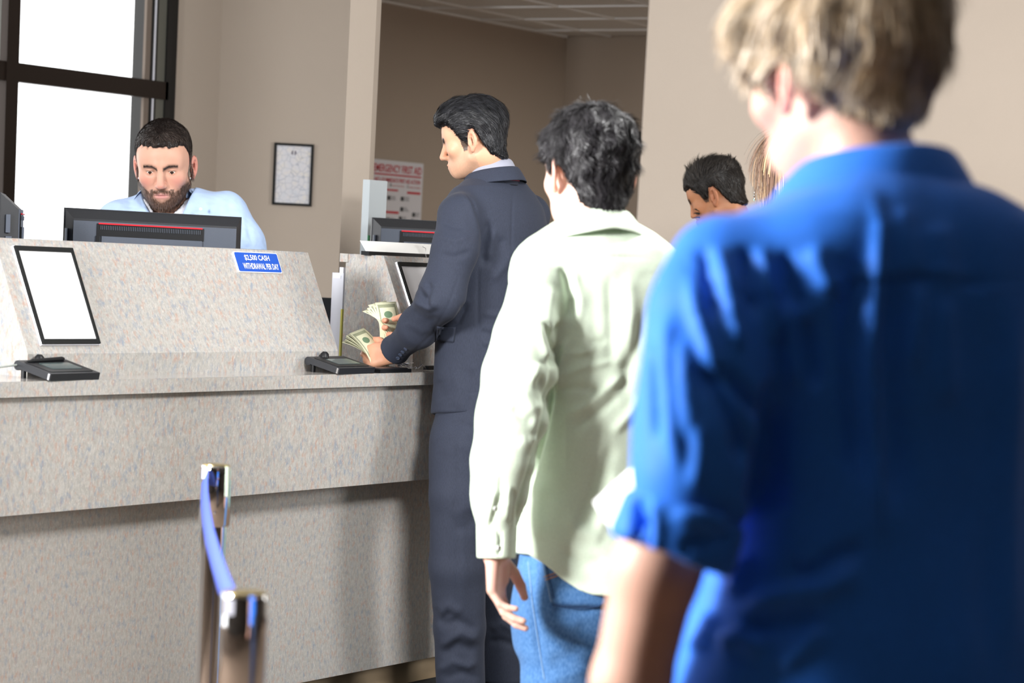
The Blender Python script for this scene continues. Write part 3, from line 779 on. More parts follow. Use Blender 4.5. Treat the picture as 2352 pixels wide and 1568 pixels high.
def polygonise(sdf, lo, hi, h):
    """block-sparse surface nets of sdf over the box lo..hi with cell size h"""
    lo = np.asarray(lo, float); hi = np.asarray(hi, float)
    nb = np.ceil((hi - lo) / (4 * h)).astype(int) + 1
    ii = np.stack(np.meshgrid(*[np.arange(n) for n in nb], indexing='ij'), -1).reshape(-1, 3)
    dc = sdf((lo + (4 * ii + 1.5) * h).astype(np.float32))
    vol = np.repeat(np.repeat(np.repeat(dc.reshape(nb), 4, 0), 4, 1), 4, 2).astype(np.float32)
    act = ii[np.abs(dc) < 6.5 * h]
    off = np.stack(np.meshgrid(*[np.arange(4)] * 3, indexing='ij'), -1).reshape(-1, 3)
    v6 = vol.reshape(nb[0], 4, nb[1], 4, nb[2], 4)
    for s in range(0, len(act), 12000):
        a = act[s:s + 12000]
        pts = (lo + (4 * a[:, None, :] + off[None]).reshape(-1, 3) * h).astype(np.float32)
        d = sdf(pts).reshape(-1, 4, 4, 4)
        v6[a[:, 0], :, a[:, 1], :, a[:, 2], :] = d
    vol[0], vol[-1], vol[:, 0], vol[:, -1], vol[:, :, 0], vol[:, :, -1] = (np.maximum(x, 1e-3) for x in (vol[0], vol[-1], vol[:, 0], vol[:, -1], vol[:, :, 0], vol[:, :, -1]))
    ins = vol < 0
    cnt = np.zeros(tuple(n - 1 for n in vol.shape), np.int8)
    for dx in (0, 1):
        for dy in (0, 1):
            for dz in (0, 1):
                cnt += ins[dx:vol.shape[0] - 1 + dx, dy:vol.shape[1] - 1 + dy, dz:vol.shape[2] - 1 + dz]
    cell = np.argwhere((cnt > 0) & (cnt < 8))
    idx = -np.ones(cnt.shape, np.int32); idx[cell[:, 0], cell[:, 1], cell[:, 2]] = np.arange(len(cell))
    co = np.array([(x, y, z) for x in (0, 1) for y in (0, 1) for z in (0, 1)])
    cv = np.stack([vol[cell[:, 0] + c[0], cell[:, 1] + c[1], cell[:, 2] + c[2]] for c in co], 1)
    acc = np.zeros((len(cell), 3)); n = np.zeros(len(cell))
    for a in range(8):
        for b in range(a + 1, 8):
            if np.abs(co[a] - co[b]).sum() != 1: continue
            m = (cv[:, a] < 0) != (cv[:, b] < 0)
            t = cv[m, a] / (cv[m, a] - cv[m, b])
            acc[m] += co[a] + t[:, None] * (co[b] - co[a]); n[m] += 1
    V = lo + (cell + acc / n[:, None]) * h
    faces = []
    sh = vol.shape
    for ax in range(3):
        o1, o2 = (ax + 1) % 3, (ax + 2) % 3
        sl0 = [slice(0, s) for s in sh]; sl1 = [slice(0, s) for s in sh]
        sl0[ax] = slice(0, sh[ax] - 1); sl1[ax] = slice(1, sh[ax])
        ch = ins[tuple(sl0)] != ins[tuple(sl1)]
        e = np.argwhere(ch)
        e = e[(e[:, o1] > 0) & (e[:, o2] > 0) & (e[:, o1] < sh[o1] - 1) & (e[:, o2] < sh[o2] - 1)]
        fl = ins[e[:, 0], e[:, 1], e[:, 2]]
        q = []
        for (p1, p2) in ((-1, -1), (0, -1), (0, 0), (-1, 0)):
            c = e.copy(); c[:, o1] += p1; c[:, o2] += p2
            q.append(idx[c[:, 0], c[:, 1], c[:, 2]])
        q = np.stack(q, 1); q[~fl] = q[~fl][:, ::-1]
        faces.append(q)
    F = np.concatenate(faces)
    F = F[(F >= 0).all(1)]
    # settle the vertices on the surface
    for _ in range(2):
        g = grad(sdf, V, h * .4); d = sdf(V.astype(np.float32))
        V = V - np.clip(d, -h, h)[:, None] * g * .8
    return V, F

def grad(sdf, V, e):
    g = np.zeros_like(V)
    for k in ((1, -1, -1), (-1, -1, 1), (-1, 1, -1), (1, 1, 1)):
        k = np.array(k, float)
        g += k[None] * sdf((V + k * e).astype(np.float32))[:, None]
    return g / (np.linalg.norm(g, axis=1, keepdims=True) + 1e-9)

def to_px(V): return np.stack([PPX + FPX * V[:, 0] / V[:, 2], PPY + FPX * V[:, 1] / V[:, 2]], 1)

def seg_dist(Q, pts):
    """distance of 2d points to a polyline, the signed side and the position along it (0..1)"""
    pts = np.asarray(pts, float); L = np.r_[0, np.cumsum(np.linalg.norm(np.diff(pts, axis=0), axis=1))]
    best = np.full(len(Q), 1e9); sd = np.zeros(len(Q)); al = np.zeros(len(Q))
    for i in range(len(pts) - 1):
        a, b = pts[i], pts[i + 1]; ab = b - a; l2 = ab @ ab
        t = np.clip(((Q - a) @ ab) / l2, 0, 1); dv = Q - (a + t[:, None] * ab)
        d = np.sqrt((dv * dv).sum(1)); m = d < best
        best[m] = d[m]; sd[m] = np.sign(ab[0] * dv[m, 1] - ab[1] * dv[m, 0]); al[m] = (L[i] + t[m] * math.sqrt(l2)) / L[-1]
    return best, sd, al

def fold_disp(V, Nn, folds, mask=None):
    """cloth folds: each (points, width, height, kind) pushes the surface along its normal; kind r ridge, v valley, s step (left side high)"""
    Q = to_px(V); D = np.zeros(len(V))
    face = Nn[:, 2] < .35
    if mask is not None: face &= mask
    ids = np.where(face)[0]; Qf = Q[ids]
    for f in folds:
        pts, w, a = f[0], f[1], f[2]; kind = f[3] if len(f) > 3 else 'r'
        p = np.asarray(pts, float); lo, hi = p.min(0) - 3 * w, p.max(0) + 3 * w
        m = np.where(((Qf > lo) & (Qf < hi)).all(1))[0]
        if len(m) == 0: continue
        d, s, al = seg_dist(Qf[m], p)
        tp = np.clip(np.minimum(al, 1 - al) / .22, 0, 1); tp = tp * tp * (3 - 2 * tp)
        if kind == 'r': v = a * np.exp(-(d / w) ** 2)
        elif kind == 'v': v = -a * np.exp(-(d / w) ** 2)
        else: v = a * np.where(s > 0, -1, 1) * (d / w) * np.exp(.5 - .5 * (d / w) ** 2)
        D[ids[m]] += v * tp
    return D

def vnormals(V, F):
    a, b, c, d = (V[F[:, i]] for i in range(4))
    fn = np.cross(c - a, d - b)
    N = np.zeros_like(V)
    for i in range(4): np.add.at(N, F[:, i], fn)
    return N / (np.linalg.norm(N, axis=1, keepdims=True) + 1e-12)

def laplace(V, F, it=1, lam=.5):
    e = np.concatenate([F[:, [0, 1]], F[:, [1, 2]], F[:, [2, 3]], F[:, [3, 0]]])
    for _ in range(it):
        S = np.zeros_like(V); n = np.zeros(len(V))
        np.add.at(S, e[:, 0], V[e[:, 1]]); np.add.at(n, e[:, 0], 1)
        V = V + lam * (S / np.maximum(n, 1)[:, None] - V)
    return V

def soft_obj(name, V, F, mat, parent, col=None, smooth=True):
    """camera-axes mesh -> world object, optional vertex colour"""
    Wv = c2w(V) - ORG[parent.name]
    me = bpy.data.meshes.new(name)
    me.vertices.add(len(Wv)); me.vertices.foreach_set('co', Wv.astype(np.float32).ravel())
    k = F.shape[1]
    me.loops.add(F.size); me.loops.foreach_set('vertex_index', F.astype(np.int32).ravel())
    me.polygons.add(len(F)); me.polygons.foreach_set('loop_start', np.arange(0, F.size, k, dtype=np.int32))
    try: me.polygons.foreach_set('loop_total', np.full(len(F), k, np.int32))
    except Exception: pass
    me.update(calc_edges=True); me.validate()
    if smooth: me.polygons.foreach_set('use_smooth', np.ones(len(me.polygons), bool))
    if col is not None:
        at = me.color_attributes.new('Col', 'FLOAT_COLOR', 'POINT')
        c4 = np.ones((len(V), 4), np.float32); c4[:, :3] = col
        at.data.foreach_set('color', c4.ravel())
    return link_mesh(name, me, mat, parent)

def attr_mat(name, rough=.5, sss=0.0, spec=.5, bump=0.0, bscale=300, sheen=0.0, aniso=0.0, bdist=.001):
    m, N, L, b = mat_new(name)
    a = N.new('ShaderNodeAttribute'); a.attribute_name = 'Col'
    L.new(a.outputs['Color'], b.inputs['Base Color'])
    b.inputs['Roughness'].default_value = rough; b.inputs['Specular IOR Level'].default_value = spec
    b.inputs['Sheen Weight'].default_value = sheen
    if sss:
        b.inputs['Subsurface Weight'].default_value = sss; b.inputs['Subsurface Radius'].default_value = (.012, .005, .003); b.inputs['Subsurface Scale'].default_value = .6
    if bump:
        tc = N.new('ShaderNodeTexCoord'); n = N.new('ShaderNodeTexNoise'); n.inputs['Scale'].default_value = bscale; n.inputs['Detail'].default_value = 3
        L.new(tc.outputs['Object'], n.inputs['Vector'])
        bp = N.new('ShaderNodeBump'); bp.inputs['Strength'].default_value = bump; bp.inputs['Distance'].default_value = bdist
        L.new(n.outputs['Fac'], bp.inputs['Height']); L.new(bp.outputs['Normal'], b.inputs['Normal'])
    return m
M['skin'] = attr_mat('skin', .48, .12, .4, .25, 420, bdist=.0006)
M['hair'] = attr_mat('hair_strands', .42, 0, .28)

def cloth(name, col, rough=.85, sheen=.03, bump=.35, bscale=700, var=.03, vscale=900, stretch=(1, 1, 1), col2=None):
    m, N, L, b = mat_new(name)
    tc = N.new('ShaderNodeTexCoord'); mp = N.new('ShaderNodeMapping'); mp.inputs['Scale'].default_value = stretch
    L.new(tc.outputs['Object'], mp.inputs['Vector'])
    n = N.new('ShaderNodeTexNoise'); n.inputs['Scale'].default_value = vscale; n.inputs['Detail'].default_value = 3
    L.new(mp.outputs[0], n.inputs['Vector'])
    r = N.new('ShaderNodeMapRange'); r.inputs[1].default_value = .32; r.inputs[2].default_value = .68; L.new(n.outputs['Fac'], r.inputs[0])
    mx = N.new('ShaderNodeMix'); mx.data_type = 'RGBA'; L.new(r.outputs[0], mx.inputs[0])
    c2 = col2 or tuple(min(1, c * (1 + 2 * var)) for c in col[:3]) + (1,)
    mx.inputs[6].default_value = tuple(c * (1 - var) for c in col[:3]) + (1,); mx.inputs[7].default_value = c2
    L.new(mx.outputs[2], b.inputs['Base Color'])
    b.inputs['Roughness'].default_value = rough; b.inputs['Sheen Weight'].default_value = sheen; b.inputs['Sheen Roughness'].default_value = .4
    b.inputs['Specular IOR Level'].default_value = .25
    n2 = N.new('ShaderNodeTexNoise'); n2.inputs['Scale'].default_value = bscale; L.new(mp.outputs[0], n2.inputs['Vector'])
    bp = N.new('ShaderNodeBump'); bp.inputs['Strength'].default_value = bump; bp.inputs['Distance'].default_value = .0006
    L.new(n2.outputs['Fac'], bp.inputs['Height']); L.new(bp.outputs['Normal'], b.inputs['Normal'])
    return m

# ------------------------------------------------------------------ heads, hands, hair
def head_axes(psi, pitch, roll=0.0, up=None):
    """columns left, up, forward of a head turned psi degrees from facing away towards the picture's left"""
    up = UPC if up is None else np.asarray(up, float)
    up = up / np.linalg.norm(up)
    p = math.radians(psi)
    f = np.array([-math.sin(p), 0, math.cos(p)]); f -= up * (f @ up); f /= np.linalg.norm(f)
    l = np.cross(up, f)                       # subject's left (x right, y down, z ahead)
    t = math.radians(pitch)
    f2 = f * math.cos(t) - up * math.sin(t); u2 = up * math.cos(t) + f * math.sin(t)
    r = math.radians(roll)
    l3 = l * math.cos(r) + u2 * math.sin(r); u3 = u2 * math.cos(r) - l * math.sin(r)
    return np.stack([l3, u3, f2], axis=1)

HEAD0 = dict(chin=-.094, chinz=.078, jaw=.052, cheek=.0, nose=1.0, nosez=0.0, lips=1.0, eye_open=1.0, brow=1.0, ear=1.0, fat=0.0)
def head_sdf(Q, o):
    """skin of a head; Q in head axes: x left, y up, z forward, origin between the ear canals"""
    S = Q.copy(); S[:, 0] = np.abs(S[:, 0])
    d = ell(S, (0, .048, -.012), (.0765, .083, .096))
    d = smin(d, ell(S, (0, .045, .022), (.066, .064, .064)), .03)
    d = smin(d, ell(S, (0, -.012, .030), (.060 + o['fat'], .078, .058)), .03)
    d = smin(d, ell(S, (.012, .042, .062), (.045, .038, .026)), .025)      # forehead
    jx = o['jaw']
    d = smin(d, cone(S, (jx, -.046, .008), (.016, o['chin'] + .018, o['chinz'] - .010), .019, .018), .025)
    d = smin(d, ell(S, (0, -.055, .045), (.046 + o['fat'], .044, .042)), .025)
    d = smin(d, ell(S, (0, o['chin'] + .017, o['chinz'] - .004), (.021, .018, .017)), .018)
    d = smin(d, ell(S, (.043, -.012, .060), (.022, .020, .020)), .022)       # cheekbone
    d = smin(d, cone(S, (.010, .030, .087), (.044, .029, .066), .0085 * o['brow'], .008), .016)
    d = smax(d, -ell(S, (.031, .012, .102), (.020, .0125, .020)), .014)       # eye socket
    nz = o['nosez']
    d = smin(d, cone(S, (0, .022, .090), (0, -.022, .108 + nz), .0075, .0105 * o['nose']), .012)
    d = smin(d, ell(S, (.0095, -.027, .098 + nz * .6), (.0085, .0075, .010)), .007)
    d = smax(d, -ell(S, (.0065, -.0345, .103 + nz * .6), (.0034, .003, .004)), .003)
    # mouth mound and lips
    d = smin(d, ell(S, (0, -.056, .080), (.028, .020, .016)), .018)
    L = o['lips']
    d = smin(d, ell(S, (.006, -.0515, .0945), (.018, .0042 * L, .0062)), .005)
    d = smin(d, ell(S, (.003, -.0605, .0930), (.017, .0056 * L, .0068)), .005)
    d = smax(d, -ell(S, (0, -.0555, .1015), (.024, .0012, .006)), .0025)
    d = smax(d, -ell(S, (0, -.0425, .1055), (.0030, .008, .004)), .005)
    # eyelids
    eo = o['eye_open']
    lid = ell(S, (.0315, .0115, .0745), (.0140, .0128, .0128))
    lid = smax(lid, -ell(S, (.0315, .0105, .088), (.0125, .0042 * eo, .012)), .0015) if eo > 0 else lid
    d = smin(d, lid, .004)
    # ears
    e = o['ear']
    ca, sa = math.cos(.42), math.sin(.42)
    R = S - np.array([.0765, -.003, -.012], np.float32)
    ex = R[:, 0] * ca + R[:, 2] * sa; ez = -R[:, 0] * sa + R[:, 2] * ca
    E = np.stack([ex, R[:, 1] * .98 + ez * .18, ez], 1)
    ear = ell(E, (.006, .004, -.006), (.0058, .031 * e, .0185 * e))
    ear = smax(ear, -ell(E, (.012, .003, -.004), (.0105, .020 * e, .0105 * e)), .003)
    ear = smin(ear, cone(E, (.008, .012, -.009), (.007, -.010, -.010), .0022, .0022), .003)
    ear = smin(ear, ell(E, (.004, -.024, .002), (.006, .009, .008)), .006)
    ear = smin(ear, ell(E, (.005, -.003, .010), (.0045, .007, .004)), .004)
    d = smin(d, ear, .006)
    return d

def eye_parts(person, body, hc, A, s, gaze=(0, 0), iris=(.08, .05, .03)):
    """eyeball, iris and pupil as parts of the body"""
    for sx in (1, -1):
        c = hc + A @ (np.array([sx * .0315, .0108, .0742]) * s)
        fw = A @ np.array([gaze[0], gaze[1], 1.0]); fw /= np.linalg.norm(fw)
        bm = bmesh.new(); bmesh.ops.create_uvsphere(bm, u_segments=20, v_segments=14, radius=.0122 * s)
        bmesh.ops.translate(bm, verts=bm.verts, vec=Vector(tuple(c2w(c)))); ey = bm_obj('eyeball', bm, M['eye_white'], person, smooth=True)
        for nm, r, off, mt_ in (('iris', .0064, .0112, M['iris']), ('pupil', .0030, .0124, M['black2'])):
            bm = bmesh.new(); bmesh.ops.create_uvsphere(bm, u_segments=16, v_segments=10, radius=1.0)
            q = Vector(tuple(MW @ fw)).to_track_quat('Z', 'Y').to_matrix().to_4x4()
            bmesh.ops.transform(bm, verts=bm.verts, matrix=Matrix.Translation(Vector(tuple(c2w(c + fw * (off - .0008) * s)))) @ q @ Matrix.Diagonal((r * s, r * s, .0016 * s, 1)))
            bm_obj(nm, bm, mt_, ey, smooth=True)
M['eye_white'] = plain('eye_white', srgb(226, 220, 214), .2)
M['iris'] = plain('brown_iris', srgb(58, 40, 28), .2)

FB = [(.030, .092), (.0105, .097), (-.010, .093), (-.029, .084)]
FL = [(.043, .026, .021), (.047, .030, .022), (.043, .028, .021), (.033, .021, .019)]
def hand_fn(o, R, curls, thumb, s=1.0, side=1, spread=(6, 1, -4, -10), trad=1.0):
    """distance function of a hand: o wrist, R columns thumb side, finger direction, palm normal; curls in degrees per joint"""
    R = np.asarray(R)
    def W(p): return np.asarray(o) + R @ (np.asarray(p) * s)
    palm = []; fing = []
    for (bx, by) in FB: palm.append((W((bx * .62, .004, 0)), W((bx, by - .004, 0)), .0165 * s, .0125 * s))
    palm.append((W((.022, .012, .006)), W((.030, .055, .006)), .018 * s, .015 * s))
    for fi, ((bx, by), ls) in enumerate(zip(FB, FL)):
        p = np.array([bx, by, 0.]); ang = 0.; sp = math.radians(spread[fi]); pts = [p.copy()]
        for j in range(3):
            ang += math.radians(curls[fi][j])
            dv = np.array([math.sin(sp) * math.cos(ang), math.cos(sp) * math.cos(ang), math.sin(ang)])
            p = p + dv * ls[j]; pts.append(p.copy())
        rr = np.array([.0105, .0095, .0085, .0070]) * (1.0 if fi < 3 else .88) * s * trad
        fing.append(([W(q) for q in pts], rr))
    p = np.array([.026, .018, .008]); pts = [p.copy()]
    for dv, l in zip(thumb, (.046, .034, .026)):
        dv = np.asarray(dv, float); dv /= np.linalg.norm(dv); p = p + dv * l; pts.append(p.copy())
    fing.append(([W(q) for q in pts], np.array([.0155, .0125, .0115, .0088]) * s * trad))
    def fn(P):
        d = None
        for a, b, ra, rb in palm:
            c = cone(P, a, b, ra, rb); d = c if d is None else smin(d, c, .014 * s)
        for pts_, rr_ in fing:
            d = smin(d, chain(P, pts_, rr_, .003 * s), .0055 * s)
        return d
    allp = np.array([q for pts_, _ in fing for q in pts_] + [np.asarray(o)])
    tips = [pts_[-1] for pts_, _ in fing]
    return fn, allp.min(0) - .02, allp.max(0) + .02, tips

def strand_mesh(roots, dirs, normals, length, steps, width, flow, surf, lift, rnd, taper=.25, wob=0.0, wobf=60, phr=7.0):
    """ribbons grown from roots; flow(p) gives the combing direction, surf the distance field they ride on"""
    n = len(roots)
    p = roots.copy(); P = [p.copy()]
    L = length * (0.7 + .6 * rnd.random(n)) if np.isscalar(length) else length
    ph = rnd.random((n, 3)) * phr
    dcur = dirs.copy()
    for s in range(steps):
        fl = flow(p)
        dcur = dcur * .45 + fl * .55
        if wob: dcur = dcur + wob * np.sin(p[:, [1, 2, 0]] * wobf + ph)
        dcur /= np.linalg.norm(dcur, axis=1, keepdims=True) + 1e-9
        p = p + dcur * (L / steps)[:, None]
        d = surf(p.astype(np.float32)); g = grad(surf, p, .002)
        tgt = lift(s / steps) if callable(lift) else lift
        p = p + g * np.clip(tgt - d, 0, .02)[:, None]
        P.append(p.copy())
    P = np.stack(P, 1)                                      # n, steps+1, 3
    T = np.gradient(P, axis=1); Nn = normals[:, None, :]
    Wd = np.cross(T, np.broadcast_to(Nn, T.shape)); Wd /= np.linalg.norm(Wd, axis=2, keepdims=True) + 1e-9
    jit = rnd.normal(0, .35, (n, 1, 3)); Wd = Wd + jit * .5; Wd /= np.linalg.norm(Wd, axis=2, keepdims=True)
    ww = width * (0.7 + .6 * rnd.random(n))[:, None] * np.linspace(1, taper, steps + 1)[None]
    A = P + Wd * ww[..., None] / 2; B = P - Wd * ww[..., None] / 2
    V = np.stack([A, B], 2).reshape(-1, 3)
    base = (np.arange(n) * (steps + 1) * 2)[:, None]
    k = np.arange(steps)[None] * 2
    F = np.stack([base + k, base + k + 1, base + k + 3, base + k + 2], -1).reshape(-1, 4)
    return V, F, np.repeat(np.arange(n), (steps + 1) * 2)

def sample_faces(V, F, mask, n, rnd):
    """random points on the masked quads, area weighted"""
    fm = F[mask[F].all(1)]
    a, b, c, d = (V[fm[:, i]] for i in range(4))
    ar = np.linalg.norm(np.cross(c - a, d - b), axis=1)
    i = rnd.choice(len(fm), n, p=ar / ar.sum())
    u, v = rnd.random(n)[:, None], rnd.random(n)[:, None]
    return (a[i] * (1 - u) + b[i] * u) * (1 - v) + (d[i] * (1 - u) + c[i] * u) * v

def bounds(*pts, pad=.03):
    p = np.array(pts); return p.min(0) - pad, p.max(0) + pad
# ------------------------------------------------------------------ shared builders for people
def near(P, c, R, fn):
    """evaluate fn only inside a sphere; outside return a safe positive distance"""
    r = np.sqrt(((P - np.asarray(c, np.float32)) ** 2).sum(1)); out = (r - R + .05).astype(np.float32)
    m = r < R
    if m.any(): out[m] = fn(P[m])
    return out

def foot_root(name_px, d, label):
    r = ray(*name_px); p = ORI + r * d
    return empty('person', (p[0], p[1], 0.0), label, 'person')

def skin_cols(V, hc, A, s, base, o):
    """skin tint in head axes: warmer ears, nose and cheeks, lips, brows, stubble"""
    Q = ((V - hc) @ A) / s
    x, y, z = np.abs(Q[:, 0]), Q[:, 1], Q[:, 2]
    C = np.tile(np.array(base[:3]), (len(V), 1))
    inh = np.linalg.norm(Q - np.array([0, .01, .01]), axis=1) < .17
    def blend(w, c):
        nonlocal C
        w = np.clip(w * inh, 0, 1)[:, None]; C = C * (1 - w) + np.array(c[:3]) * w
    red = o.get('red', (base[0] * 1.02, base[1] * .68, base[2] * .62))
    blend(.55 * np.exp(-((x - .045) ** 2 + (y + .018) ** 2) / .018 ** 2) * (z > .03), red)
    blend(.55 * np.exp(-(x ** 2 + (y + .022) ** 2) / .013 ** 2) * (z > .08), red)
    blend(.65 * ((x > .074) & (y > -.045) & (y < .04) & (z < .03) & (z > -.045)), red)
    lipc = o.get('lip', (base[0] * .78, base[1] * .42, base[2] * .42))
    lw = np.exp(-(((x) / .021) ** 4 + ((y + .0558) / .0085) ** 4)) * (z > .083)
    blend(.8 * lw, lipc)
    if 'beard' in o:
        bc, bw = o['beard']
        # jaw-line beard, moustache and chin patch in head axes
        lower = 1 / (1 + np.exp(-((-.062 + .012 * np.cos(x * 50)) - y) / .004))
        side = 1 / (1 + np.exp(-((.052) - (z - .0)) / .006)) * 0
        jawl = (1 / (1 + np.exp(-((-.030 - .75 * (.062 - x).clip(0, 1)) - y) / .005))) * (z > -.012)
        must = np.exp(-((y + .0415 + .25 * x) / .0062) ** 4) * (x < .032) * (z > .06)
        link = np.exp(-((x - .030) / .006) ** 4) * (y < -.040) * (y > -.085) * (z > .05)
        side = np.exp(-((z - .006) / .013) ** 4) * (y < .012) * (y > -.06) * (x > .05)
        w = np.maximum.reduce([jawl * (z < .13) * (y > -.125), must, link, side * .8]) * (1 - lw) * bw
        nz_ = .75 + .35 * vnoise(Q, 260, 3)
        blend(np.clip(w * nz_, 0, .95), bc)
        o['_beard_w'] = w * inh
    if 'stubble' in o:
        sc_, sw = o['stubble']
        w = np.clip((-.018 - y) / .02, 0, 1) * (z > -.01) * (1 - lw) * sw
        blend(w * (.8 + .3 * vnoise(Q, 300, 4)), sc_)
    bw = o.get('browc')
    if bw is not None:
        by = .0262 + .0030 * np.sin((x - .012) / .040 * math.pi) - .0045 * np.clip((.022 - x) / .012, 0, 1)
        w = np.exp(-((y - by) / (.0056 - .05 * np.clip(x - .03, 0, .02))) ** 2) * (x > .008) * (x < .05) * (z > .045)
        blend(w * 1.35 * (.8 + .3 * vnoise(Q, 400, 5)), bw)
        lash = np.exp(-((y - .0138) / .0022) ** 2) * np.exp(-((x - .0315) / .013) ** 4) * (z > .075)
        blend(.75 * lash, bw)
    if 'scalp' in o:
        hm = o['mask'](Q)
        blend(np.clip(hm / .004 + .5, 0, 1) * .9, o['scalp'])
    return C

def hairline(tab, nape=7.0, nz=.0035, nf=170):
    zs = np.array([t[0] for t in tab]); hs = np.array([t[1] for t in tab])
    return lambda Q: Q[:, 1] - np.interp(Q[:, 2], zs, hs) - nape * Q[:, 0] ** 2 * np.clip((-.04 - Q[:, 2]) / .03, 0, 1) + nz * vnoise(Q, nf, 31)

def hair_cap(hc, A, s, ho, mask, thick, rough=.003, h=.004, nsc=90, seed=1):
    """hair mass: skin field grown outwards inside the hairline"""
    def f(P):
        Q = ((P - hc.astype(np.float32)) @ A.astype(np.float32)) / s
        d = ell(Q * np.array([1, 1, 1], np.float32), (0, .048, -.012), (.0765, .083, .096))
        d = smin(d, ell(Q, (0, .045, .022), (.066, .064, .064)), .03)
        S = Q.copy(); S[:, 0] = np.abs(S[:, 0]); d = smin(d, ell(S, (.012, .042, .062), (.045, .038, .026)), .025)
        neck = cone(Q, (0, -.03, -.03), (0, -.12, -.045), .056, .06)
        d = smin(d, neck, .03)
        t = thick(Q) + rough * vnoise(Q * np.array([1, .45, .6]), nsc, seed)
        mk_ = mask(Q); t = t * np.clip(mk_ / .016 + .12, .12, 1)
        return smax(d - t, -mk_ * .85, .004) * s
    lo, hi = hc - .2 * s, hc + .2 * s
    V, F = polygonise(f, lo, hi, h)
    return V, F, f

def hair_obj(parent, name, parts, cols, mat):
    """join ribbons and cap into one hair mesh; cols per vertex"""
    Vs, Fs, Cs, n = [], [], [], 0
    for (V, F), C in zip(parts, cols):
        Vs.append(V); Fs.append(F + n); Cs.append(C); n += len(V)
    return soft_obj(name, np.concatenate(Vs), np.concatenate(Fs), mat, parent, np.concatenate(Cs))

def make_hair(parent, hc, A, s, mask, thick, flow_l, n, length, width, base, tipc, rough=.003, steps=5, wob=0.0, wobf=60, lift=.0012, seed=1, capcol=None, var=.35, lmul=None, nsc=90, h=.004, out=.25, phr=7.0, edge=.03):
    rnd = np.random.default_rng(seed)
    Vc, Fc, f = hair_cap(hc, A, s, None, mask, thick, rough, h, nsc, seed)
    Qc = ((Vc - hc) @ A) / s
    good = mask(Qc) > .0015
    roots = sample_faces(Vc, Fc, good, n, rnd)
    g = grad(f, roots, .002)
    Q = ((roots - hc) @ A) / s
    def flow(p):
        q = ((p - hc) @ A) / s; fl = flow_l(q) @ A.T
        gg = grad(f, p, .002)
        fl = fl - gg * (fl * gg).sum(1, keepdims=True) * .9
        return fl / (np.linalg.norm(fl, axis=1, keepdims=True) + 1e-9)
    L = np.full(n, length) * (.65 + .7 * rnd.random(n))
    L = L * np.clip(mask(Q) / edge, .22, 1)
    if lmul is not None: L = L * lmul(Q)
    V, F, sid = strand_mesh(roots - g * .002, flow(roots) + g * out, g, L, steps, width, flow, f, lift, rnd, wob=wob, wobf=wobf, phr=phr)
    cs = np.array(base)[None] * (1 + var * rnd.normal(0, 1, (n, 1)))
    if tipc is not None:
        w = rnd.random((n, 1)) ** 1.5; cs = cs * (1 - w) + np.array(tipc)[None] * w
    # clumps of lighter and darker locks
    cl = 1 + .35 * vnoise(Q * np.array([1, .35, .5]), 70, seed + 4)[:, None]
    cs = np.clip(cs * cl, .002, 1)
    cc = np.tile(np.array(capcol if capcol is not None else np.array(base) * .6), (len(Vc), 1))
    return hair_obj(parent, 'hair', [(Vc, Fc), (V, F)], [cc, cs[sid]], M['hair']), f

def collar(parent, name, mat, o, L, U, Fw, rx, rz, prof, phis, thick=.003):
    """band around the neck; phi 0 at the nape; prof(phi) gives (radius offset, height) pairs from inside bottom over the fold to outside bottom"""
    V = []; npf = None
    for ph in phis:
        a = math.radians(ph); out = -Fw * math.cos(a) * rz + L * math.sin(a) * rx
        od = out / np.linalg.norm(out)
        pr = prof(ph); npf = len(pr)
        for dr, hh in pr: V.append(o + out + od * dr + U * hh)
    V = np.array(V); F = []
    m = len(phis)
    for i in range(m - 1):
        for j in range(npf - 1):
            F.append((i * npf + j, (i + 1) * npf + j, (i + 1) * npf + j + 1, i * npf + j + 1))
    ob = soft_obj(name, V, np.array(F), mat, parent)
    md = ob.modifiers.new('thickness', 'SOLIDIFY'); md.thickness = thick; md.offset = 0
    md2 = ob.modifiers.new('round', 'SUBSURF'); md2.levels = 1; md2.render_levels = 1
    return ob

def garment(parent, name, sdf, lo, hi, h, mat, folds=(), noise=(), lap=1, col=None):
    V, F = polygonise(sdf, lo, hi, h)
    Nn = vnormals(V, F)
    if Nn[np.argmin(V[:, 2]), 2] > 0: F = F[:, ::-1]; Nn = -Nn
    D = fold_disp(V, Nn, folds) if len(folds) else np.zeros(len(V))
    for sc, amp, st, seed in noise: D = D + amp * vnoise(V * np.array(st), sc, seed)
    V = V + Nn * D[:, None]
    if lap: V = laplace(V, F, lap, .5)
    return soft_obj(name, V, F, mat, parent, None if col is None else col(V)), V, F

def body_mesh(parent, sdf, lo, hi, h, colf):
    V, F = polygonise(sdf, lo, hi, h)
    return soft_obj('body', V, F, M['skin'], parent, colf(V))

def bits(parent, name, mat, px, py, d, r, th, nrm, holes=True):
    """round button at a pixel, lying against a surface with the given normal (camera axes)"""
    c = c3(px, py, d); n = np.asarray(nrm, float); n /= np.linalg.norm(n)
    bm = bmesh.new()
    prof = [(r, 0), (r, th), (r * .8, th * 1.15), (r * .7, th * .75)]
    add_lathe(bm, (0, 0, 0), prof, 18)
    q = Vector(tuple(MW @ n)).to_track_quat('Z', 'Y').to_matrix().to_4x4()
    bmesh.ops.transform(bm, verts=bm.verts, matrix=Matrix.Translation(Vector(tuple(c2w(c)))) @ q)
    return bm_obj(name, bm, mat, parent, smooth=True)

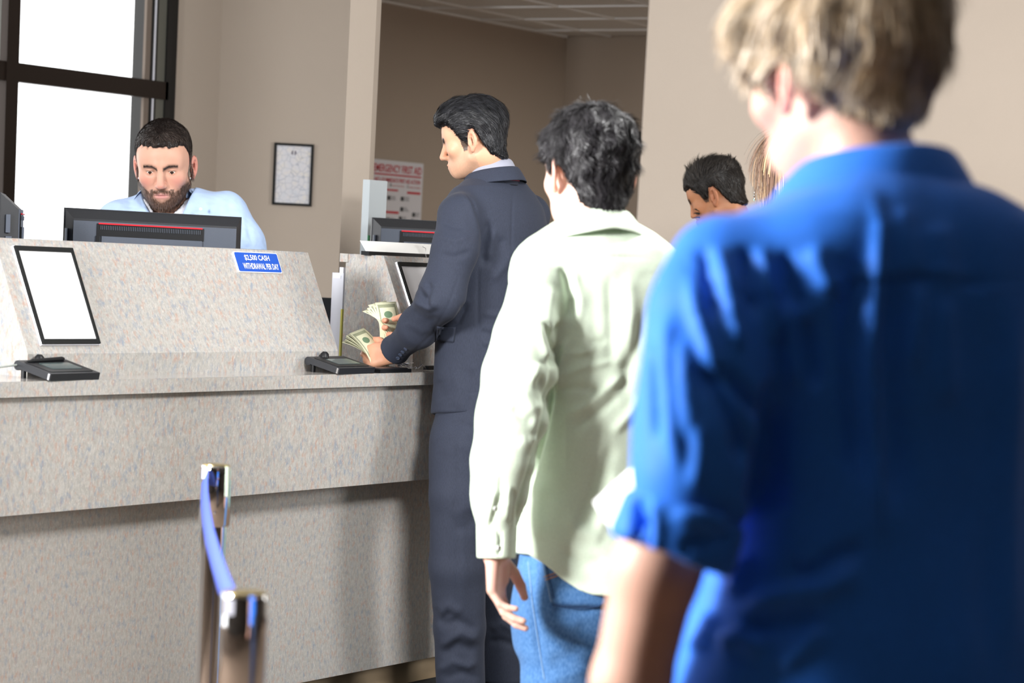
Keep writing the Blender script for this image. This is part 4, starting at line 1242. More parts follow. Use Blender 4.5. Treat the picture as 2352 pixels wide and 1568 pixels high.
def shoe(parent, toe, heel, mat, name='shoe', w=.048):
    """leather shoe between world points heel and toe on the floor"""
    heel = np.array(heel, float); toe = np.array(toe, float); f = toe - heel; L = np.linalg.norm(f); f /= L
    s = np.array([-f[1], f[0], 0]); V, F = [], []
    st = [(-.02, .034, .075), (.10, .040, .095), (.3, .042, .10), (.5, .044, .072), (.72, w, .056), (.9, .043, .045), (1.0, .026, .032), (1.03, .008, .02)]
    n = 12
    for t, hw, ht in st:
        c = heel + f * L * t
        for k in range(n):
            a = math.pi * 2 * k / n
            V.append(c + s * hw * math.cos(a) + np.array([0, 0, max(0, ht * (.5 + .5 * math.sin(a)))]))
    for i in range(len(st) - 1):
        for k in range(n): F.append((i * n + k, i * n + (k + 1) % n, (i + 1) * n + (k + 1) % n, (i + 1) * n + k))
    F.append(tuple(range(n))[::-1]); F.append(tuple(range((len(st) - 1) * n, len(st) * n)))
    return mk(name, V, F, mat, parent, smooth=True)
M['shoe'] = plain('black_leather', srgb(16, 16, 18), .25)

SKIN_A = srgb(226, 184, 158); SKIN_B = srgb(222, 178, 146); SKIN_C = srgb(196, 134, 92); SKIN_D = srgb(240, 200, 180)
# ------------------------------------------------------------------ man in the navy suit
def build_suit():
    d0 = 7.25; k = FPX / d0
    hc = c3(1091, 328, 7.22); A = head_axes(76, 15); s = .94
    th = math.radians(57)
    root = foot_root((1080, 1618), 7.42, 'person in a navy suit at the counter, counting cash with both hands')
    nb = c3(1140, 398, 7.27)
    ho = dict(HEAD0); ho.update(nosez=.004, eye_open=.45, lips=.9, fat=-.002, jaw=.050)
    hm = hairline([(-.2, -.072), (-.075, -.070), (-.055, -.058), (-.040, -.020), (-.030, .012), (-.022, .036), (-.004, .036), (.006, .020), (.012, -.024), (.024, -.026), (.029, .010), (.040, .040), (.055, .058), (.070, .066), (.2, .070)])
    # arms
    lsh, lel, lwr = c3(1050, 492, 7.08), c3(1008, 690, 7.08), c3(900, 812, 7.30)
    rsh, rel, rwr = c3(1215, 492, 7.45), c3(1110, 690, 7.52), c3(978, 752, 7.40)
    Rl = np.stack([np.array([-.10, -.97, .2]), np.array([-.95, .12, .28]), np.array([.25, -.15, .95])], 1)
    lh, l0, l1, ltips = hand_fn(lwr, Rl, [(62, 75, 40), (66, 78, 40), (70, 78, 40), (74, 78, 40)], [(.55, .75, .45), (.15, .9, .5), (-.25, .85, .5)], s=.90)
    Rr = np.stack([np.array([-.05, -1., 0]), np.array([-1., .10, -.1]), np.array([.1, .05, -1.])], 1)
    rh, r0, r1, rtips = hand_fn(rwr, Rr, [(30, 45, 20), (36, 48, 22), (42, 50, 25), (48, 50, 25)], [(.35, .75, .75), (.0, .95, .45), (-.15, 1., .15)], s=.92)
    sp1, sp2 = c3(1128, 560, 7.28), c3(1115, 920, 7.33)
    def skin(P):
        d = near(P, hc, .19, lambda p: head_sdf(((p - hc.astype(np.float32)) @ A.astype(np.float32)) / s, ho) * s)
        d = smin(d, cone(P, hc + A @ np.array([0, -.045, -.028]) * s, nb, .050, .052), .03)
        d = smin(d, chain(P, [nb, sp1, sp2], [.03, .06, .07]), .04)
        d = smin(d, chain(P, [lsh, lel, lwr], [.032, .030, .026]), .02)
        d = smin(d, chain(P, [rsh, rel, rwr], [.032, .030, .026]), .02)
        d = smin(d, chain(P, [lsh, sp1 * .3 + nb * .7, rsh], [.032, .04, .032]), .02)
        d = smin(d, near(P, (l0 + l1) / 2, .2, lh), .010)
        d = smin(d, near(P, (r0 + r1) / 2, .2, rh), .010)
        return d
    allp = [hc + .17, hc - .17, lsh, lel, lwr, rsh, rel, rwr, sp2, l0, l1, r0, r1]
    lo, hi = bounds(*allp, pad=.06)
    so = dict(red=(.66, .30, .20), browc=(.006, .005, .004), stubble=((.30, .22, .17), .38), scalp=(.02, .018, .016), mask=hm)
    def colf(V):
        C = skin_cols(V, hc, A, s, srgb(208, 160, 130), so)
        w = (np.linalg.norm(V - (l0 + l1) / 2, axis=1) < .12)[:, None] * (.45 + .35 * vnoise(V, 60, 8)[:, None]); C = C * (1 - w) + np.array(srgb(214, 150, 118)[:3]) * w
        w = (np.linalg.norm(V - (r0 + r1) / 2, axis=1) < .12)[:, None] * .5; C = C * (1 - w) + np.array(srgb(228, 158, 132)[:3]) * w
        return C
    body = body_mesh(root, skin, lo, hi, .0028, colf)
    eye_parts(root, body, hc, A, s, gaze=(0, -.35))
    def thick(Q):
        top = np.clip((Q[:, 1] - .03) / .07, 0, 1)
        front = np.clip((Q[:, 2] - .0) / .08, 0, 1)
        t = .006 + .010 * top + .016 * top * front
        t = t - .004 * np.clip((-.02 - Q[:, 1]) / .03, 0, 1)
        return np.where(Q[:, 2] > .005, np.where(Q[:, 1] < .03, .0015, t), t)
    def flow(Q):
        back = np.clip((.03 - Q[:, 2]) / .1, 0, 1)
        low = np.clip((.06 - Q[:, 1]) / .05, 0, 1)
        f = np.stack([Q[:, 0] * 1.0, .15 - 1.3 * back - .6 * low, -1.0 + .75 * back * low], 1)
        return f / np.linalg.norm(f, axis=1, keepdims=True)
    make_hair(root, hc, A, s, hm, thick, flow, 15000, .024, .0015, (.007, .007, .008), (.035, .036, .042), rough=.0035, steps=5, wob=.10, wobf=160, lift=.0012, seed=5, capcol=(.004, .004, .005), lmul=lambda Q: np.where(Q[:, 1] < .0, .45, 1.0), out=.5, h=.0035)
    # ---- trousers
    tm = cloth('navy_suit_wool', srgb(45, 50, 64), .8, .04, .5, 900, .10, 700, (1, 1, .12))
    TR = secs([(900, 1118, .165, .125), (960, 1116, .172, .130), (1020, 1112, .178, .132), (1080, 1108, .176, .128), (1140, 1100, .16, .115)], 7.31, 900, th)
    ll = [c3(1060, 1020, 7.24), c3(1053, 1140, 7.22), c3(1050, 1300, 7.25), c3(1056, 1440, 7.30), c3(1058, 1600, 7.36)]
    rl = [c3(1140, 1020, 7.46), c3(1142, 1140, 7.50), c3(1146, 1300, 7.52), c3(1150, 1440, 7.56), c3(1150, 1602, 7.60)]
    def trou(P):
        d = loft(P, *TR)
        d = smin(d, chain(P, ll, [.085, .084, .083, .077, .073]), .05)
        d = smin(d, chain(P, rl, [.085, .080, .073, .068, .065]), .04)
        zz = P @ UPC.astype(np.float32) + CAM_H
        return smax(d, .035 - zz, .012)
    folds = [([(1060, 960), (1058, 1100), (1062, 1250), (1068, 1400)], 10, .004, 'r'),
             ([(1100, 985), (1060, 975), (1030, 978)], 9, .004, 'v'), ([(1095, 1040), (1050, 1020), (1015, 1050)], 12, .003, 'r'),
             ([(1000, 1415), (1030, 1390), (1065, 1410)], 12, .006, 'r'), ([(1005, 1440), (1050, 1425), (1100, 1450)], 11, .006, 'v'), ([(1010, 1510), (1050, 1480), (1100, 1500)], 12, .007, 'v'),
             ([(1005, 1490), (1060, 1452), (1105, 1475)], 11, .007, 'r'), ([(1000, 1545), (1040, 1520), (1075, 1530), (1105, 1515)], 10, .007, 'r'), ([(1015, 1560), (1060, 1545), (1108, 1560)], 10, .005, 'v'),
             ([(1000, 1390), (1012, 1425), (1040, 1400)], 8, .005, 'v'), ([(1125, 1450), (1150, 1430), (1190, 1450)], 10, .006, 'r'), ([(1120, 1475), (1150, 1470), (1190, 1485)], 9, .005, 'v'),
             ([(1100, 1180), (1075, 1210), (1040, 1215)], 14, .004, 'v'), ([(1100, 1120), (1080, 1160), (1030, 1190)], 14, .004, 'r'), ([(1045, 960), (1046, 1200), (1052, 1500)], 3.5, .0022, 'v')]
    lo, hi = bounds(c3(1118, 900, 7.3), *ll, *rl, c3(1118, 1060, 7.3) - .2, c3(1118, 1060, 7.3) + .2, pad=.12)
    garment(root, 'trousers', trou, lo, hi, .005, tm, folds, [(16, .004, (1, .4, 1), 3)])
    # ---- jacket
    JK = secs([(404, 1142, .072, .066), (424, 1138, .125, .078), (446, 1136, .172, .098), (474, 1136, .196, .118), (520, 1135, .202, .134), (600, 1130, .196, .139), (700, 1122, .186, .134), (790, 1118, .184, .132), (880, 1118, .192, .137), (952, 1116, .198, .142)], 7.27, 404, th)
    hem = c3(1050, 952, 7.3)
    la = [c3(1056, 494, 7.10), c3(1048, 570, 7.07), c3(1014, 684, 7.06), c3(962, 752, 7.16), c3(903, 808, 7.28)]
    ra = [c3(1214, 494, 7.45), c3(1200, 570, 7.50), c3(1120, 690, 7.54), c3(1050, 725, 7.50), c3(992, 745, 7.43)]
    cdir = (la[-1] - la[-2]); cdir /= np.linalg.norm(cdir)
    cdr = (ra[-1] - ra[-2]); cdr /= np.linalg.norm(cdr)
    def jack(P):
        d = loft(P, *JK, cap=.006)
        a = chain(P, la + [la[-1] + cdir * .06], [.066, .063, .066, .054, .038, .034], .03)
        a = smax(a, (P - la[-1]) @ cdir.astype(np.float32) + .006, .004)
        d = smin(d, a, .028)
        b = chain(P, ra + [ra[-1] + cdr * .06], [.066, .063, .062, .052, .044, .04], .03)
        b = smax(b, (P - ra[-1]) @ cdr.astype(np.float32) - .01, .004)
        d = smin(d, b, .028)
        return smax(d, -cone(P, nb + UPC * -.05, nb + UPC * .1, .060, .060), .008)
    F_ = [([(1062, 432), (1085, 462), (1100, 505), (1112, 560), (1106, 620)], 4, .004, 'v'), ([(1052, 436), (1078, 466), (1092, 508), (1104, 560)], 8, .004, 'r'),
          ([(1012, 505), (1040, 520), (1070, 522)], 7, .004, 'v'), ([(1008, 540), (1045, 552), (1080, 545)], 8, .004, 'r'), ([(1006, 585), (1045, 590), (1085, 575)], 7, .004, 'v'),
          ([(1140, 520), (1125, 560), (1118, 600)], 9, .006, 'r'), ([(1158, 540), (1140, 590), (1122, 620)], 9, .006, 'v'), ([(1185, 560), (1160, 610), (1125, 650)], 10, .005, 'r'), ([(1125, 500), (1115, 560), (1112, 620)], 8, .008, 'v'),
          ([(960, 672), (982, 684), (990, 664), (978, 640)], 8, .010, 'v'), ([(948, 690), (985, 705), (1005, 690)], 9, .010, 'r'), ([(962, 655), (972, 690), (1000, 705)], 6, .007, 'v'), ([(1000, 640), (990, 680), (1005, 715)], 10, .006, 'r'),
          ([(940, 710), (980, 735), (1010, 735)], 9, .005, 'v'), ([(930, 735), (970, 760), (1000, 755)], 10, .004, 'r'),
          ([(1100, 580), (1098, 700), (1099, 800), (1108, 940)], 3.5, .003, 'v'),
          ([(1105, 720), (1150, 725), (1180, 735)], 7, .004, 'r'), ([(1102, 760), (1150, 775)], 7, .005, 'v'), ([(1102, 785), (1150, 792)], 8, .004, 'r'),
          ([(1040, 850), (1060, 900), (1050, 945)], 16, .004, 'r'), ([(1080, 840), (1085, 900), (1095, 945)], 14, .004, 'v'), ([(1005, 870), (1020, 920)], 14, .004, 'v'),
          ([(1060, 620), (1030, 700), (990, 770), (930, 825)], 3, .002, 'v'), ([(1180, 430), (1175, 560), (1170, 700)], 3, .002, 'v'),
          ([(1000, 770), (1050, 740), (1075, 690)], 8, .008, 'v')]
    lo, hi = bounds(*la, *ra, c3(1142, 400, 7.2), hem, c3(1118, 700, 7.27) - .22, c3(1118, 700, 7.27) + .22, pad=.08)
    lo[1] = c3(0, 398, 7.2)[1] - .01
    jk, V, F = garment(root, 'suit_jacket', jack, lo, hi, .0042, tm, F_, [(14, .0035, (1, .5, 1), 7)])
    # pocket flap lying on the jacket side
    R = np.stack([np.cross(-UPC, np.array([-.30, 0, -.95])), -UPC, np.array([-.30, 0, -.95])], 1)
    from mathutils.bvhtree import BVHTree
    Wv = c2w(V); tree = BVHTree.FromPolygons([tuple(v) for v in Wv], [tuple(f) for f in F])
    def hit(px, py):
        r = ray(px, py); h_ = tree.ray_cast(Vector(tuple(ORI)), Vector(tuple(r)).normalized())
        if h_[0] is None: return atD(px, py, 7.1), -r
        n_ = np.array(h_[1]); n_ = n_ if n_ @ r < 0 else -n_
        return np.array(h_[0]), n_
    def patch(name, quad, nu, nv, off, mat, par, ext=None):
        V2, F2 = [], []
        q = [np.array(x, float) for x in quad]
        for j in range(nv + 1):
            for i in range(nu + 1):
                u, v = i / nu, j / nv
                p2 = (q[0] * (1 - u) + q[1] * u) * (1 - v) + (q[3] * (1 - u) + q[2] * u) * v
                h_, n_ = hit(*p2); V2.append(h_ + n_ * off)
        for j in range(nv):
            for i in range(nu): F2.append((j * (nu + 1) + i, j * (nu + 1) + i + 1, (j + 1) * (nu + 1) + i + 1, (j + 1) * (nu + 1) + i))
        ob = mk(name, V2, F2, mat, par, smooth=True)
        md = ob.modifiers.new('thickness', 'SOLIDIFY'); md.thickness = .003; md.offset = 0
        return ob
    patch('pocket_flap', [(1004, 748), (1048, 752), (1043, 786), (1000, 782)], 8, 6, .003, tm, jk)
    # four cuff buttons
    bmat = plain('horn_button', srgb(74, 84, 106), .3)
    for (bx, by) in ((914, 822), (919.5, 814.5), (925, 808), (931.5, 801)):
        h_, n_ = hit(bx, by)
        bm = bmesh.new(); add_lathe(bm, (0, 0, 0), [(.0062, 0), (.0062, .002), (.0048, .0026), (.004, .0016)], 16)
        q = Vector(tuple(n_)).to_track_quat('Z', 'Y').to_matrix().to_4x4()
        bmesh.ops.transform(bm, verts=bm.verts, matrix=Matrix.Translation(Vector(tuple(h_ - n_ * .0005))) @ q); bm_obj('cuff_button', bm, bmat, jk, smooth=True)
    # collars: grey shirt, red tie band, jacket collar
    U = UPC + .22 * A[:, 2] * 0; Fw = np.array([-math.sin(math.radians(62)), 0, math.cos(math.radians(62))]); Fw -= UPC * (Fw @ UPC); Fw /= np.linalg.norm(Fw)
    Lf = np.cross(UPC, Fw)
    Uc = UPC * .96 - Fw * -.28; Uc /= np.linalg.norm(Uc)
    nc = c3(1128, 392, 7.25)
    shm = cloth('grey_dress_shirt', srgb(150, 152, 166), .7, .1, .25, 900, .03)
    ph = list(range(-150, 151, 10))
    def pr1(p):
        a = abs(p) / 150; hb = .040 - .030 * a
        return [(.0, -.03), (.001, hb - .004), (.003, hb), (.007, hb - .002), (.012, hb - .022), (.016, hb - .045)]
    collar(root, 'shirt_collar', shm, nc, Lf, Uc, Fw, .062, .064, pr1, ph, .002)
    tiem = plain('crimson_tie_silk', srgb(128, 16, 44), .4)
    collar(root, 'tie_band', tiem, nc, Lf, Uc, Fw, .070, .071, lambda p: [(.0035, -.03), (.0035, .004 - .012 * abs(p) / 60), (.007, .004 - .012 * abs(p) / 60), (.009, -.03)], list(range(-62, 63, 8)), .002)
    def pr2(p):
        a = abs(p) / 150; hb = .0165 - .045 * a ** 1.6
        return [(.0, -.045), (.003, hb - .005), (.006, hb), (.011, hb - .003), (.017, hb - .018), (.024 + .016 * a, hb - .043)]
    collar(root, 'jacket_collar', tm, nc, Lf, Uc, Fw, .073, .075, pr2, ph, .004)
    # shoes
    for toe, heel in (((1015, 1600, 7.66), (1085, 1625, 7.36)), ((1110, 1590, 7.88), (1170, 1600, 7.62))):
        t_ = c2w(c3(*toe)); h_ = c2w(c3(*heel)); t_[2] = 0.008; h_[2] = .008
        v_ = t_ - h_; v_ = v_ / np.linalg.norm(v_) * .27
        shoe(root, h_ + v_, h_, M['shoe'])
    return dict(l=(lwr, Rl), r=(rwr, Rr))
SUIT = build_suit()

# ------------------------------------------------------------------ banknotes
m, N, L, b = mat_new('banknote_print')
uv = N.new('ShaderNodeUVMap')
sx = N.new('ShaderNodeSeparateXYZ'); L.new(uv.outputs[0], sx.inputs[0])
def mth(op, a, b_=None, c_=None):
    n = N.new('ShaderNodeMath'); n.operation = op
    for i, v in enumerate((a, b_, c_)):
        if v is None: continue
        if hasattr(v, 'outputs'): L.new(v.outputs[0], n.inputs[i])
        elif hasattr(v, 'is_output'): L.new(v, n.inputs[i])
        else: n.inputs[i].default_value = v
    return n
ux = mth('ABSOLUTE', mth('SUBTRACT', sx.outputs[0], .5)); uy = mth('ABSOLUTE', mth('SUBTRACT', sx.outputs[1], .5))
edge = mth('MAXIMUM', mth('MULTIPLY', ux, 1.04), mth('MULTIPLY', uy, 1.12))
band = mth('MULTIPLY', mth('GREATER_THAN', edge, .40), mth('LESS_THAN', edge, .47))
sl = mth('ABSOLUTE', mth('SUBTRACT', sx.outputs[0], .74))
seal = mth('LESS_THAN', mth('ADD', mth('POWER', mth('DIVIDE', sl, .07), 2.0), mth('POWER', mth('DIVIDE', uy, .20), 2.0)), 1.0)
port = mth('LESS_THAN', mth('ADD', mth('POWER', mth('DIVIDE', mth('SUBTRACT', sx.outputs[0], .46), .12), 2.0), mth('POWER', mth('DIVIDE', uy, .38), 2.0)), 1.0)
nt = N.new('ShaderNodeTexNoise'); nt.inputs['Scale'].default_value = 60; L.new(uv.outputs[0], nt.inputs['Vector'])
c0 = N.new('ShaderNodeMix'); c0.data_type = 'RGBA'; c0.inputs[6].default_value = srgb(222, 222, 190); c0.inputs[7].default_value = srgb(120, 128, 98)
L.new(mth('MULTIPLY', band, mth('ADD', nt, .25)).outputs[0], c0.inputs[0])
c1_ = N.new('ShaderNodeMix'); c1_.data_type = 'RGBA'; L.new(c0.outputs[2], c1_.inputs[6]); c1_.inputs[7].default_value = srgb(150, 152, 128); L.new(mth('MULTIPLY', port, nt).outputs[0], c1_.inputs[0])
c2x = N.new('ShaderNodeMix'); c2x.data_type = 'RGBA'; L.new(c1_.outputs[2], c2x.inputs[6]); c2x.inputs[7].default_value = srgb(60, 110, 78); L.new(mth('MULTIPLY', seal, .85).outputs[0], c2x.inputs[0])
L.new(c2x.outputs[2], b.inputs['Base Color']); b.inputs['Roughness'].default_value = .7
M['note'] = m
def note(c, e, w, bend, label, grp, ln=.156, wd=.066, sh=.32):
    """paper note: c base centre, e long axis, w width axis (camera axes); bends away along its normal"""
    e = np.asarray(e, float); e /= np.linalg.norm(e); w = np.asarray(w, float); w -= e * (w @ e); w /= np.linalg.norm(w); n = np.cross(e, w)
    V, UVs, F = [], [], []
    NU, NV = 8, 2
    for i in range(NU + 1):
        t = i / NU
        for j in range(NV + 1):
            u = j / NV - .5
            V.append(c2w(np.asarray(c) + e * ln * (t - sh) + w * wd * u + n * bend * (t - sh) ** 2)); UVs.append((t, j / NV))
    for i in range(NU):
        for j in range(NV): F.append((i * (NV + 1) + j, (i + 1) * (NV + 1) + j, (i + 1) * (NV + 1) + j + 1, i * (NV + 1) + j + 1))
    o = mk('banknote', V, F, M['note'], smooth=True)
    ul = o.data.uv_layers.new(name='UVMap')
    for lp in o.data.loops: ul.data[lp.index].uv = UVs[lp.vertex_index]
    md = o.modifiers.new('thickness', 'SOLIDIFY'); md.thickness = .0003
    tag(o, label, 'banknote', grp)
ORD = ('first', 'second', 'third', 'fourth', 'fifth', 'sixth', 'seventh')
for i in range(7):
    t = i / 6
    note(c3(853 + 5 * t, 808 - 3 * t, 7.335 - .010 * t), (-.76 + .30 * t + .03 * (i % 2), -.64 - .16 * t, .05), (.50 + .1 * t, -.12, .80 - .2 * t), .08, ORD[i] + ' green banknote from the left in the lower fan of cash', 'lower fan of cash', sh=.46 + .04 * ((i * 3) % 4) / 3)
for i in range(6):
    t = i / 5
    note(c3(891 + 4 * t, 742 + 2 * t, 7.375 - .012 * t), (-.66 + .56 * t, -.76 - .2 * t, .05), (.70 + .2 * t, .28, .66 - .36 * t), .10, ORD[i] + ' green banknote from the left in the upper fan of cash', 'upper fan of cash', sh=.52 + .03 * ((i * 2) % 3))
# ------------------------------------------------------------------ bearded teller behind the counter
def build_clerk():
    D = 7.85; q = D / 7.62
    hc = c3(378, 386, D); A = head_axes(181, 17, 0, np.array([.0, -.995, -.10])); s = 1.075 * q
    root = foot_root((360, 1500), D + .12, 'bearded person in an open light blue shirt standing behind the counter')
    nb = c3(388, 486, D + .09)
    ho = dict(HEAD0); ho.update(nose=1.12, fat=.005, jaw=.056, chin=-.097, eye_open=.55, lips=.85, brow=1.15)
    hm = hairline([(-.2, -.065), (-.07, -.065), (-.05, -.045), (-.036, .0), (-.026, .034), (-.004, .034), (.004, .0), (.018, -.004), (.024, .030), (.031, .056), (.042, .074), (.056, .080), (.2, .083)], nz=.007, nf=110)
    lsh, rsh = c3(262, 505, D + .06), c3(535, 488, D + .03)
    lel, rel = c3(215, 640, D), c3(585, 640, D - .02)
    lwr, rwr = c3(330, 690, D - .22), c3(440, 690, D - .22)
    fdn = np.array([0, .15, -1.])
    mkR = lambda sg: np.stack([np.array([sg * 1., 0, 0.]), np.array([0, .12, -1.]), np.array([0, 1., .12])], 1)
    lh, l0, l1, _ = hand_fn(lwr, mkR(1), [(20, 30, 15)] * 4, [(.8, .7, .3), (.5, .9, .2), (.2, 1, .1)])
    rh, r0, r1, _ = hand_fn(rwr, mkR(-1), [(20, 30, 15)] * 4, [(.8, .7, .3), (.5, .9, .2), (.2, 1, .1)])
    sp = c3(395, 700, D + .14)
    def skin(P):
        d = near(P, hc, .21, lambda p: head_sdf(((p - hc.astype(np.float32)) @ A.astype(np.float32)) / s, ho) * s)
        d = smin(d, cone(P, hc + A @ np.array([0, -.05, -.02]) * s, nb, .062, .07), .03)
        d = smin(d, chain(P, [nb, sp], [.03, .07]), .04)
        d = smin(d, chain(P, [nb, lsh, lel, lwr], [.04, .035, .033, .027]), .02)
        d = smin(d, chain(P, [nb, rsh, rel, rwr], [.04, .035, .033, .027]), .02)
        d = smin(d, near(P, (l0 + l1) / 2, .2, lh), .01)
        return smin(d, near(P, (r0 + r1) / 2, .2, rh), .01)
    lo, hi = bounds(hc + .19, hc - .19, lsh, rsh, lel, rel, l0, l1, r0, r1, sp, pad=.06)
    so = dict(red=(.72, .27, .22), browc=(.03, .018, .012), beard=((.035, .022, .015), 1.0), scalp=(.045, .032, .026), mask=hm, lip=(.55, .24, .24))
    body = body_mesh(root, skin, lo, hi, .0026, lambda V: skin_cols(V, hc, A, s, srgb(208, 160, 138), so))
    eye_parts(root, body, hc, A, s, gaze=(0, -.34))
    # short cropped hair
    def thick(Q):
        top = np.clip((Q[:, 1] - .05) / .05, 0, 1)
        return .0020 + .006 * top
    def flow(Q):
        f = np.stack([Q[:, 0] * 2, .6 + Q[:, 1] * 0, Q[:, 2] * 3 + .3], 1)
        lowm = np.clip((.07 - Q[:, 1]) / .05, 0, 1)[:, None]
        f = f * (1 - lowm) + np.array([0, -1., -.15])[None] * lowm
        return f / np.linalg.norm(f, axis=1, keepdims=True)
    make_hair(root, hc, A, s, hm, thick, flow, 14000, .013, .0011, (.022, .015, .012), (.12, .09, .078), rough=.0012, steps=3, lift=.001, seed=9, capcol=(.012, .008, .007), out=1.2, h=.0035, var=.3, edge=.008)
    # beard bristles
    rnd = np.random.default_rng(3)
    def hf(P): return head_sdf(((P - hc.astype(np.float32)) @ A.astype(np.float32)) / s, ho) * s
    Vb, Fb = polygonise(hf, hc - .16, hc + .16, .004)
    o2 = dict(so); o2.pop('scalp'); skin_cols(Vb, hc, A, s, (1, 1, 1), o2); w = o2['_beard_w']
    rt = sample_faces(Vb, Fb, w > .45, 5200, rnd); g = grad(hf, rt, .002)
    dn = np.tile(A @ np.array([0, -.9, .25]), (len(rt), 1))
    V, F, sid = strand_mesh(rt, g * .6 + dn, g, np.full(len(rt), .008) * (.6 + rnd.random(len(rt))), 3, .0010, lambda p: np.tile(A @ np.array([0, -.95, .3]), (len(p), 1)), hf, .0012, rnd)
    bc = np.array([.045, .026, .017])[None] * (1 + .5 * rnd.normal(0, 1, (len(rt), 1)))
    Qr = ((rt - hc) @ A) / s; red = np.clip((Qr[:, 2] - .06) / .02, 0, 1)[:, None]
    bc = np.clip(bc * (1 - .5 * red) + np.array([.12, .055, .03]) * .6 * red, .004, 1)
    soft_obj('beard', V, F, M['hair'], root, bc[sid])
    for ex in (319.5, 436.5):
        bm = bmesh.new(); bmesh.ops.create_uvsphere(bm, u_segments=12, v_segments=8, radius=.0036)
        bmesh.ops.translate(bm, verts=bm.verts, vec=Vector(tuple(c2w(c3(ex, 409, D - .01))))); bm_obj('ear_stud', bm, M['steel'], root, smooth=True)
    # white undershirt
    TS_ = secs([(452, 383, .066, .066), (464, 386, .12, .092), (476, 388, .14, .10), (500, 396, .17, .115), (600, 396, .19, .125), (760, 394, .19, .125)], D + .10, 462, 0)
    hole = cone
    tee = lambda P: smax(loft(P, *TS_, cap=.008), -cone(P, nb + np.array([0, -.05, -.045]), nb + np.array([0, .012, -.045]), .07, .058), .006)
    lo, hi = bounds(c3(396, 450, D + .1) - .25, c3(396, 600, D + .1) + .25, pad=.0); lo[1] = c3(0, 455, D)[1]; hi[1] = c3(0, 620, D)[1]
    garment(root, 'undershirt', tee, lo, hi, .005, cloth('white_cotton', srgb(240, 240, 246), .8, .1), [], [(30, .002, (1, .6, 1), 2)])
    # light blue shirt
    sm = cloth('light_blue_cotton', srgb(176, 200, 236), .8, .1, .3, 900, .04, 60, (1.0, .05, 1.0))
    SH = secs([(430, 402, .070, .074), (442, 408, .115, .088), (454, 412, .160, .105), (470, 410, .195, .122), (500, 402, .218, .138), (560, 398, .225, .145), (700, 396, .22, .15), (900, 394, .215, .15)], D + .10, 430, math.radians(-6))
    la = [c3(275, 512, D + .07), c3(236, 580, D + .03), c3(212, 650, D)]; ra = [c3(518, 492, D + .04), c3(556, 560, D + .01), c3(580, 650, D - .02)]
    la2 = la + [c3(300, 690, D - .16)]; ra2 = ra + [c3(470, 690, D - .16)]
    xc = c3(381, 470, D)[0]
    def shirt(P):
        d = loft(P, *SH, cap=.006)
        d = smin(d, chain(P, la2, [.075, .07, .066, .05], .03), .05)
        d = smin(d, chain(P, ra2, [.075, .07, .066, .05], .03), .05)
        y = P[:, 1]; y0 = c3(0, 440, D)[1]; y1 = c3(0, 620, D)[1]
        wv = np.interp(y, [y0, y0 + .07, y1], [.088, .055, .012])
        wedge = np.maximum(np.abs(P[:, 0] - xc - (y - y0) * .05) - wv, P[:, 2] - (D + .10))
        d = smax(d, -wedge, .006)
        return smax(d, -cone(P, nb + np.array([0, -.1, -.012]), nb + np.array([0, .03, -.012]), .068, .066), .006)
    fo = [([(470, 452), (480, 500), (478, 560)], 7, .006, 'v'), ([(455, 470), (462, 520)], 6, .004, 'r'), ([(505, 465), (510, 520), (500, 575)], 8, .006, 'r'), ([(525, 460), (535, 510), (532, 570)], 8, .006, 'v'), ([(550, 475), (560, 520), (562, 575)], 7, .005, 'r'),
          ([(300, 458), (296, 480)], 6, .005, 'v'), ([(280, 465), (270, 490)], 7, .004, 'r'), ([(320, 445), (330, 480)], 6, .004, 'v'), ([(570, 520), (582, 570)], 5, .005, 'v'), ([(560, 565), (575, 556), (590, 566)], 5, .005, 'r')]
    lo, hi = bounds(*la2, *ra2, c3(400, 428, D) - .2, c3(396, 900, D + .1), pad=.10); lo[1] = c3(0, 426, D)[1]
    sh, V, F = garment(root, 'shirt', shirt, lo, hi, .0048, sm, fo, [(18, .004, (1, .5, 1), 5)])
    Uc = np.array([0, -.98, .18]); Fw = np.array([0, -.18, -.98]); L = np.cross(Uc, Fw)
    nc = c3(383, 462, D + .075)
    def pr(p):
        a = abs(p) / 140; hb = .050 - .020 * a
        fl = .010 + .030 * a
        return [(.0, -.02), (.002, hb - .006), (.005, hb), (.010, hb - .003), (.010 + fl * .6, hb - .028), (.010 + fl, hb - .052 - .022 * max(0, a - .6))]
    collar(root, 'shirt_collar', sm, nc, L, Uc, Fw, .074, .072, pr, list(range(-120, 121, 12)), .003)
    bits(sh, 'collar_button', plain('shell_button', srgb(220, 228, 240), .3), 461, 480, D - .075, .005, .002, (0, 0, -1))
    # dark trousers and shoes out of sight behind the counter
    tr = cloth('charcoal_trousers', srgb(50, 50, 54), .8)
    legs = [[c3(350, 900, D + .13), c3(345, 1150, D + .17), c3(338, 1385, D + .22)], [c3(438, 900, D + .13), c3(432, 1150, D + .17), c3(424, 1385, D + .22)]]
    TRc = secs([(850, 394, .175, .13), (900, 394, .18, .135), (960, 392, .17, .125)], D + .13, 850, 0)
    def tro(P):
        d = loft(P, *TRc)
        for l in legs: d = smin(d, chain(P, l, [.095, .075, .065]), .03)
        return smax(d, .03 - (P @ UPC.astype(np.float32) + CAM_H), .01)
    lo, hi = bounds(*legs[0], *legs[1], c3(394, 850, D) - .19, c3(394, 850, D) + .19, pad=.11)
    garment(root, 'trousers', tro, lo, hi, .014, tr, lap=0)
    for l in legs:
        p = c2w(l[-1]); p[2] = 0; f2 = -FH; shoe(root, p + f2 * .2, p - f2 * .06, M['shoe'])
build_clerk()
